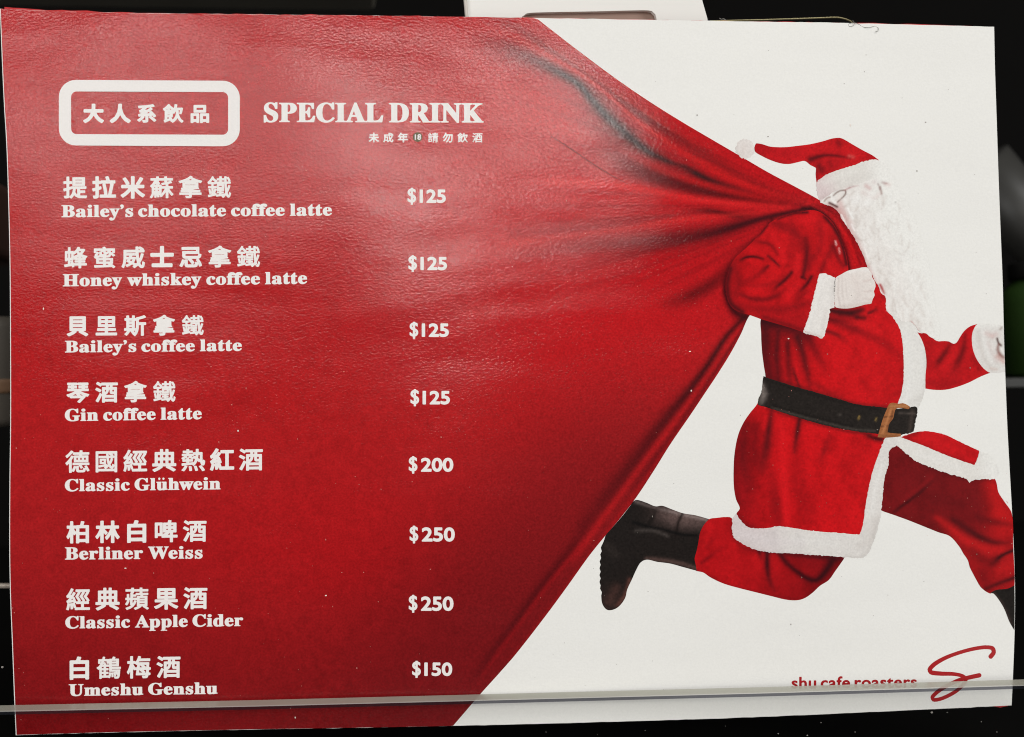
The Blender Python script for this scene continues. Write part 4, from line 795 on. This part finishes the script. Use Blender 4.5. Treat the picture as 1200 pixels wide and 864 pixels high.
band('monogram_stroke', [(1147.5, 791.5), (1138, 793.5), (1126, 796.5), (1112, 802.5), (1099, 810.5), (1092.5, 817), (1094, 820.3), (1101, 819.5), (1112, 815), (1123, 808), (1131.5, 799)], [5.2, 5, 4.6, 4.6, 4.4, 4.4, 4.2], M_LOGO, mg, .00012)

# ------------------------------------------------------------------ wear: dust, crease, lint
def specks(name, N, region, mat, rmin, rmax, label, lift=.00016, pw=3.0):
    V = []; F = []
    for _ in range(N):
        x, y = region(); r = rmin + (rmax - rmin) * random.random() ** pw; n = 5; a0 = random.random() * 6; s = len(V); P = []
        el = random.uniform(.6, 1.5)
        for k in range(n): t = a0 + 2 * math.pi * k / n; P.append((x + r * el * math.cos(t), y + r / el * math.sin(t)))
        W_ = card_pts(P, lift); c = card_pts([(x, y)], lift + rmin * 0 + r * .00009)
        V += [tuple(p) for p in W_] + [tuple(c[0])]; F += [(s + k, s + (k + 1) % n, s + n) for k in range(n)]
    o = link_mesh(name, V, F, mat, card); o['kind'] = 'stuff'; o['label'] = label
    bm = bmesh.new(); bm.from_mesh(o.data)
    for f in bm.faces:
        f.normal_update()
        if f.normal.y > 0: f.normal_flip()
    bm.to_mesh(o.data); bm.free(); return o
M_DL = simple('pale_dust', (200, 128, 116), .9, var=.3, scale=3000); M_DD = simple('dark_dust', (128, 120, 112), .9, var=.4, scale=3000)
hull = np.array(SACK)
def reg_sack():
    while True:
        p = (random.uniform(14, 1000), random.uniform(22, 850))
        if inside(np.array([p]), hull)[0]: return p
def reg_fig():
    while True:
        p = (random.uniform(860, 1187), random.uniform(380, 700))
        if inside(np.array([p]), np.array(COAT))[0] or (p[0] > 1040 and 545 < p[1] < 690 and p[0] - 1040 > (p[1] - 600) * .9 ): return p
def reg_paper():
    while True:
        p = (random.uniform(620, 1165), random.uniform(40, 835))
        if not inside(np.array([p]), hull)[0]: return p
specks('pale_dust', 260, reg_sack, M_DL, .3, .85, 'pale dust specks on the red print')
specks('pale_dust', 80, reg_fig, M_DL, .25, .7, 'pale dust specks on the printed suit', lift=.00026)
specks('dark_dust', 60, reg_paper, M_DD, .3, .9, 'tiny grey specks on the white paper', lift=.00020)
def bigs(): return SPK.pop()
SPK = [(924, 397), (808.5, 412), (810, 458), (996.5, 147), (147, 666), (382, 698), (279, 505), (346, 841), (51, 362)]
specks('pale_dust', 9, bigs, simple('white_dust', (235, 225, 215), .9), 1.0, 1.3, 'larger white dust specks', lift=.00030)
cz = band('crease', [(646, 160), (668, 174), (690, 189), (712, 203), (736, 216)], [.5, .9, .8, .8, .3], simple('crease_red', (96, 20, 22), .6), card, .00012); cz['label'] = 'fine dark scratch in the glossy red print'
# curly lint on the top edge
def fibre(name, pts, r, mat, label):
    cu = bpy.data.curves.new(name, 'CURVE'); cu.dimensions = '3D'; cu.bevel_depth = r; cu.bevel_resolution = 2
    Q = cr(pts, 1.2, False); s = cu.splines.new('POLY'); s.points.add(len(Q) - 1); W_ = card_pts(Q, .0005)
    for i, p in enumerate(W_): s.points[i].co = (p[0], p[1] - .0002 * math.sin(i * .5), p[2], 1)
    t = bpy.data.objects.new('t', cu); COL.objects.link(t); bpy.context.view_layer.update()
    me = bpy.data.meshes.new_from_object(t.evaluated_get(bpy.context.evaluated_depsgraph_get())); bpy.data.objects.remove(t)
    me.materials.clear(); me.materials.append(mat); o = bpy.data.objects.new(name, me); COL.objects.link(o); tag(o, label, 'lint'); return o
fibre('lint_thread', [(999, 24), (1001, 28), (998.5, 31), (995, 31), (994, 28.5), (999, 27), (1006, 28.5), (1012, 32), (1019, 32.5), (1025, 31), (1029, 33), (1028.5, 36.5), (1025, 38)], .00006, simple('grey_lint', (122, 120, 114), .8), 'fine grey curly thread caught on the upper right edge of the card')
fibre('lint_thread', [(843, 21.5), (845, 23), (848, 22.5), (851, 24.5)], .00005, simple('pale_lint', (206, 200, 190), .8), 'tiny pale thread on the top edge of the card beside the white holder')

# ------------------------------------------------------------------ clear acrylic front panel
def clear(name, tint, alpha, rough, col):
    m = bpy.data.materials.new(name); m.use_nodes = True; nt = m.node_tree; N = nt.nodes; L = nt.links
    out = N["Material Output"]; p = N["Principled BSDF"]; p.inputs['Base Color'].default_value = (*s2l(col), 1); p.inputs['Roughness'].default_value = rough
    nz = N.new('ShaderNodeTexNoise'); nz.inputs['Scale'].default_value = 90; tc = N.new('ShaderNodeTexCoord'); L.new(tc.outputs['Object'], nz.inputs['Vector'])
    mr = N.new('ShaderNodeMapRange'); mr.inputs['To Min'].default_value = alpha - .06 if alpha > .1 else alpha; mr.inputs['To Max'].default_value = alpha + .06 if alpha > .1 else alpha + .006; L.new(nz.outputs[0], mr.inputs[0])
    t = N.new('ShaderNodeBsdfTransparent'); t.inputs[0].default_value = (*tint, 1); mx = N.new('ShaderNodeMixShader')
    L.new(mr.outputs[0], mx.inputs[0]); L.new(t.outputs[0], mx.inputs[1]); L.new(p.outputs[0], mx.inputs[2]); L.new(mx.outputs[0], out.inputs[0]); return m
YP = -.0085
ap = bpy.data.objects.new('acrylic_panel', None); COL.objects.link(ap); ap.location = px_pt(600, 845, YP)
tag(ap, 'clear acrylic front panel with pale grey top edge across the bottom of the card', 'acrylic panel')
E0 = [(-40, 828.2), (0, 826.8), (300, 820.6), (600, 812.9), (900, 805.2), (1200, 796.3), (1240, 795)]
def strip(name, up, lo, mat, Ya, Yb):
    inv = ap.location; V = [px_pt(x, y, Ya) - inv for x, y in up] + [px_pt(x, y, Yb) - inv for x, y in lo]; n = len(up)
    F = [(i, n + i, n + i + 1, i + 1) for i in range(n - 1)]
    o = link_mesh(name, V, F, mat, ap)
    if o.data.polygons[0].normal.y > 0: o.data.flip_normals()
    return o
def shift(d): return [(x, y + d) for x, y in E0]
strip('panel_edge', E0, shift(6.4), clear('acrylic_edge', (.85, .87, .83), .80, .35, (178, 176, 162)), YP + .004, YP)
strip('edge_bevel_and_shade', shift(6.4), shift(7.5), clear('acrylic_bevel_light', (.95, .95, .95), .5, .3, (214, 212, 204)), YP, YP - .0003)
strip('edge_bevel_and_shade', shift(7.5), shift(11.0), clear('acrylic_edge_shade', (.34, .34, .38), .15, .25, (70, 72, 80)), YP - .0003, YP - .0003)  # edge shadow and refraction line painted as a dark tinted strip
strip('clear_sheet', shift(11.0), [(x, 930) for x, y in E0], clear('acrylic_clear', (.992, .994, .99), .0, .5, (60, 62, 60)), YP - .0003, YP - .0003)

# dust on the dark counter front below the card
V = []; F = []
for (x, y, r) in [(1092, 835, 1.3), (1110, 835, .6), (912, 860, .7), (946, 862, .8), (962, 847, .6), (756, 856, .5), (640, 858, .5), (1150, 846, .5), (1002, 858, .6), (3, 782, 1.3), (1168, 858, .6), (700, 861, .4), (850, 851, .4)]:
    s = len(V); a0 = random.random() * 6
    for k in range(6): t = a0 + k * math.pi / 3; V.append(tuple(px_pt(x + r * math.cos(t) * 1.2, y + r * math.sin(t), .004)))
    V.append(tuple(px_pt(x, y, .0035))); F += [(s + k, s + (k + 1) % 6, s + 6) for k in range(6)]
o = link_mesh('counter_dust', V, F, simple('bright_dust', (205, 200, 192), .8)); o['kind'] = 'stuff'; tag(o, 'pale dust specks on the black surface below and beside the card', 'dust')
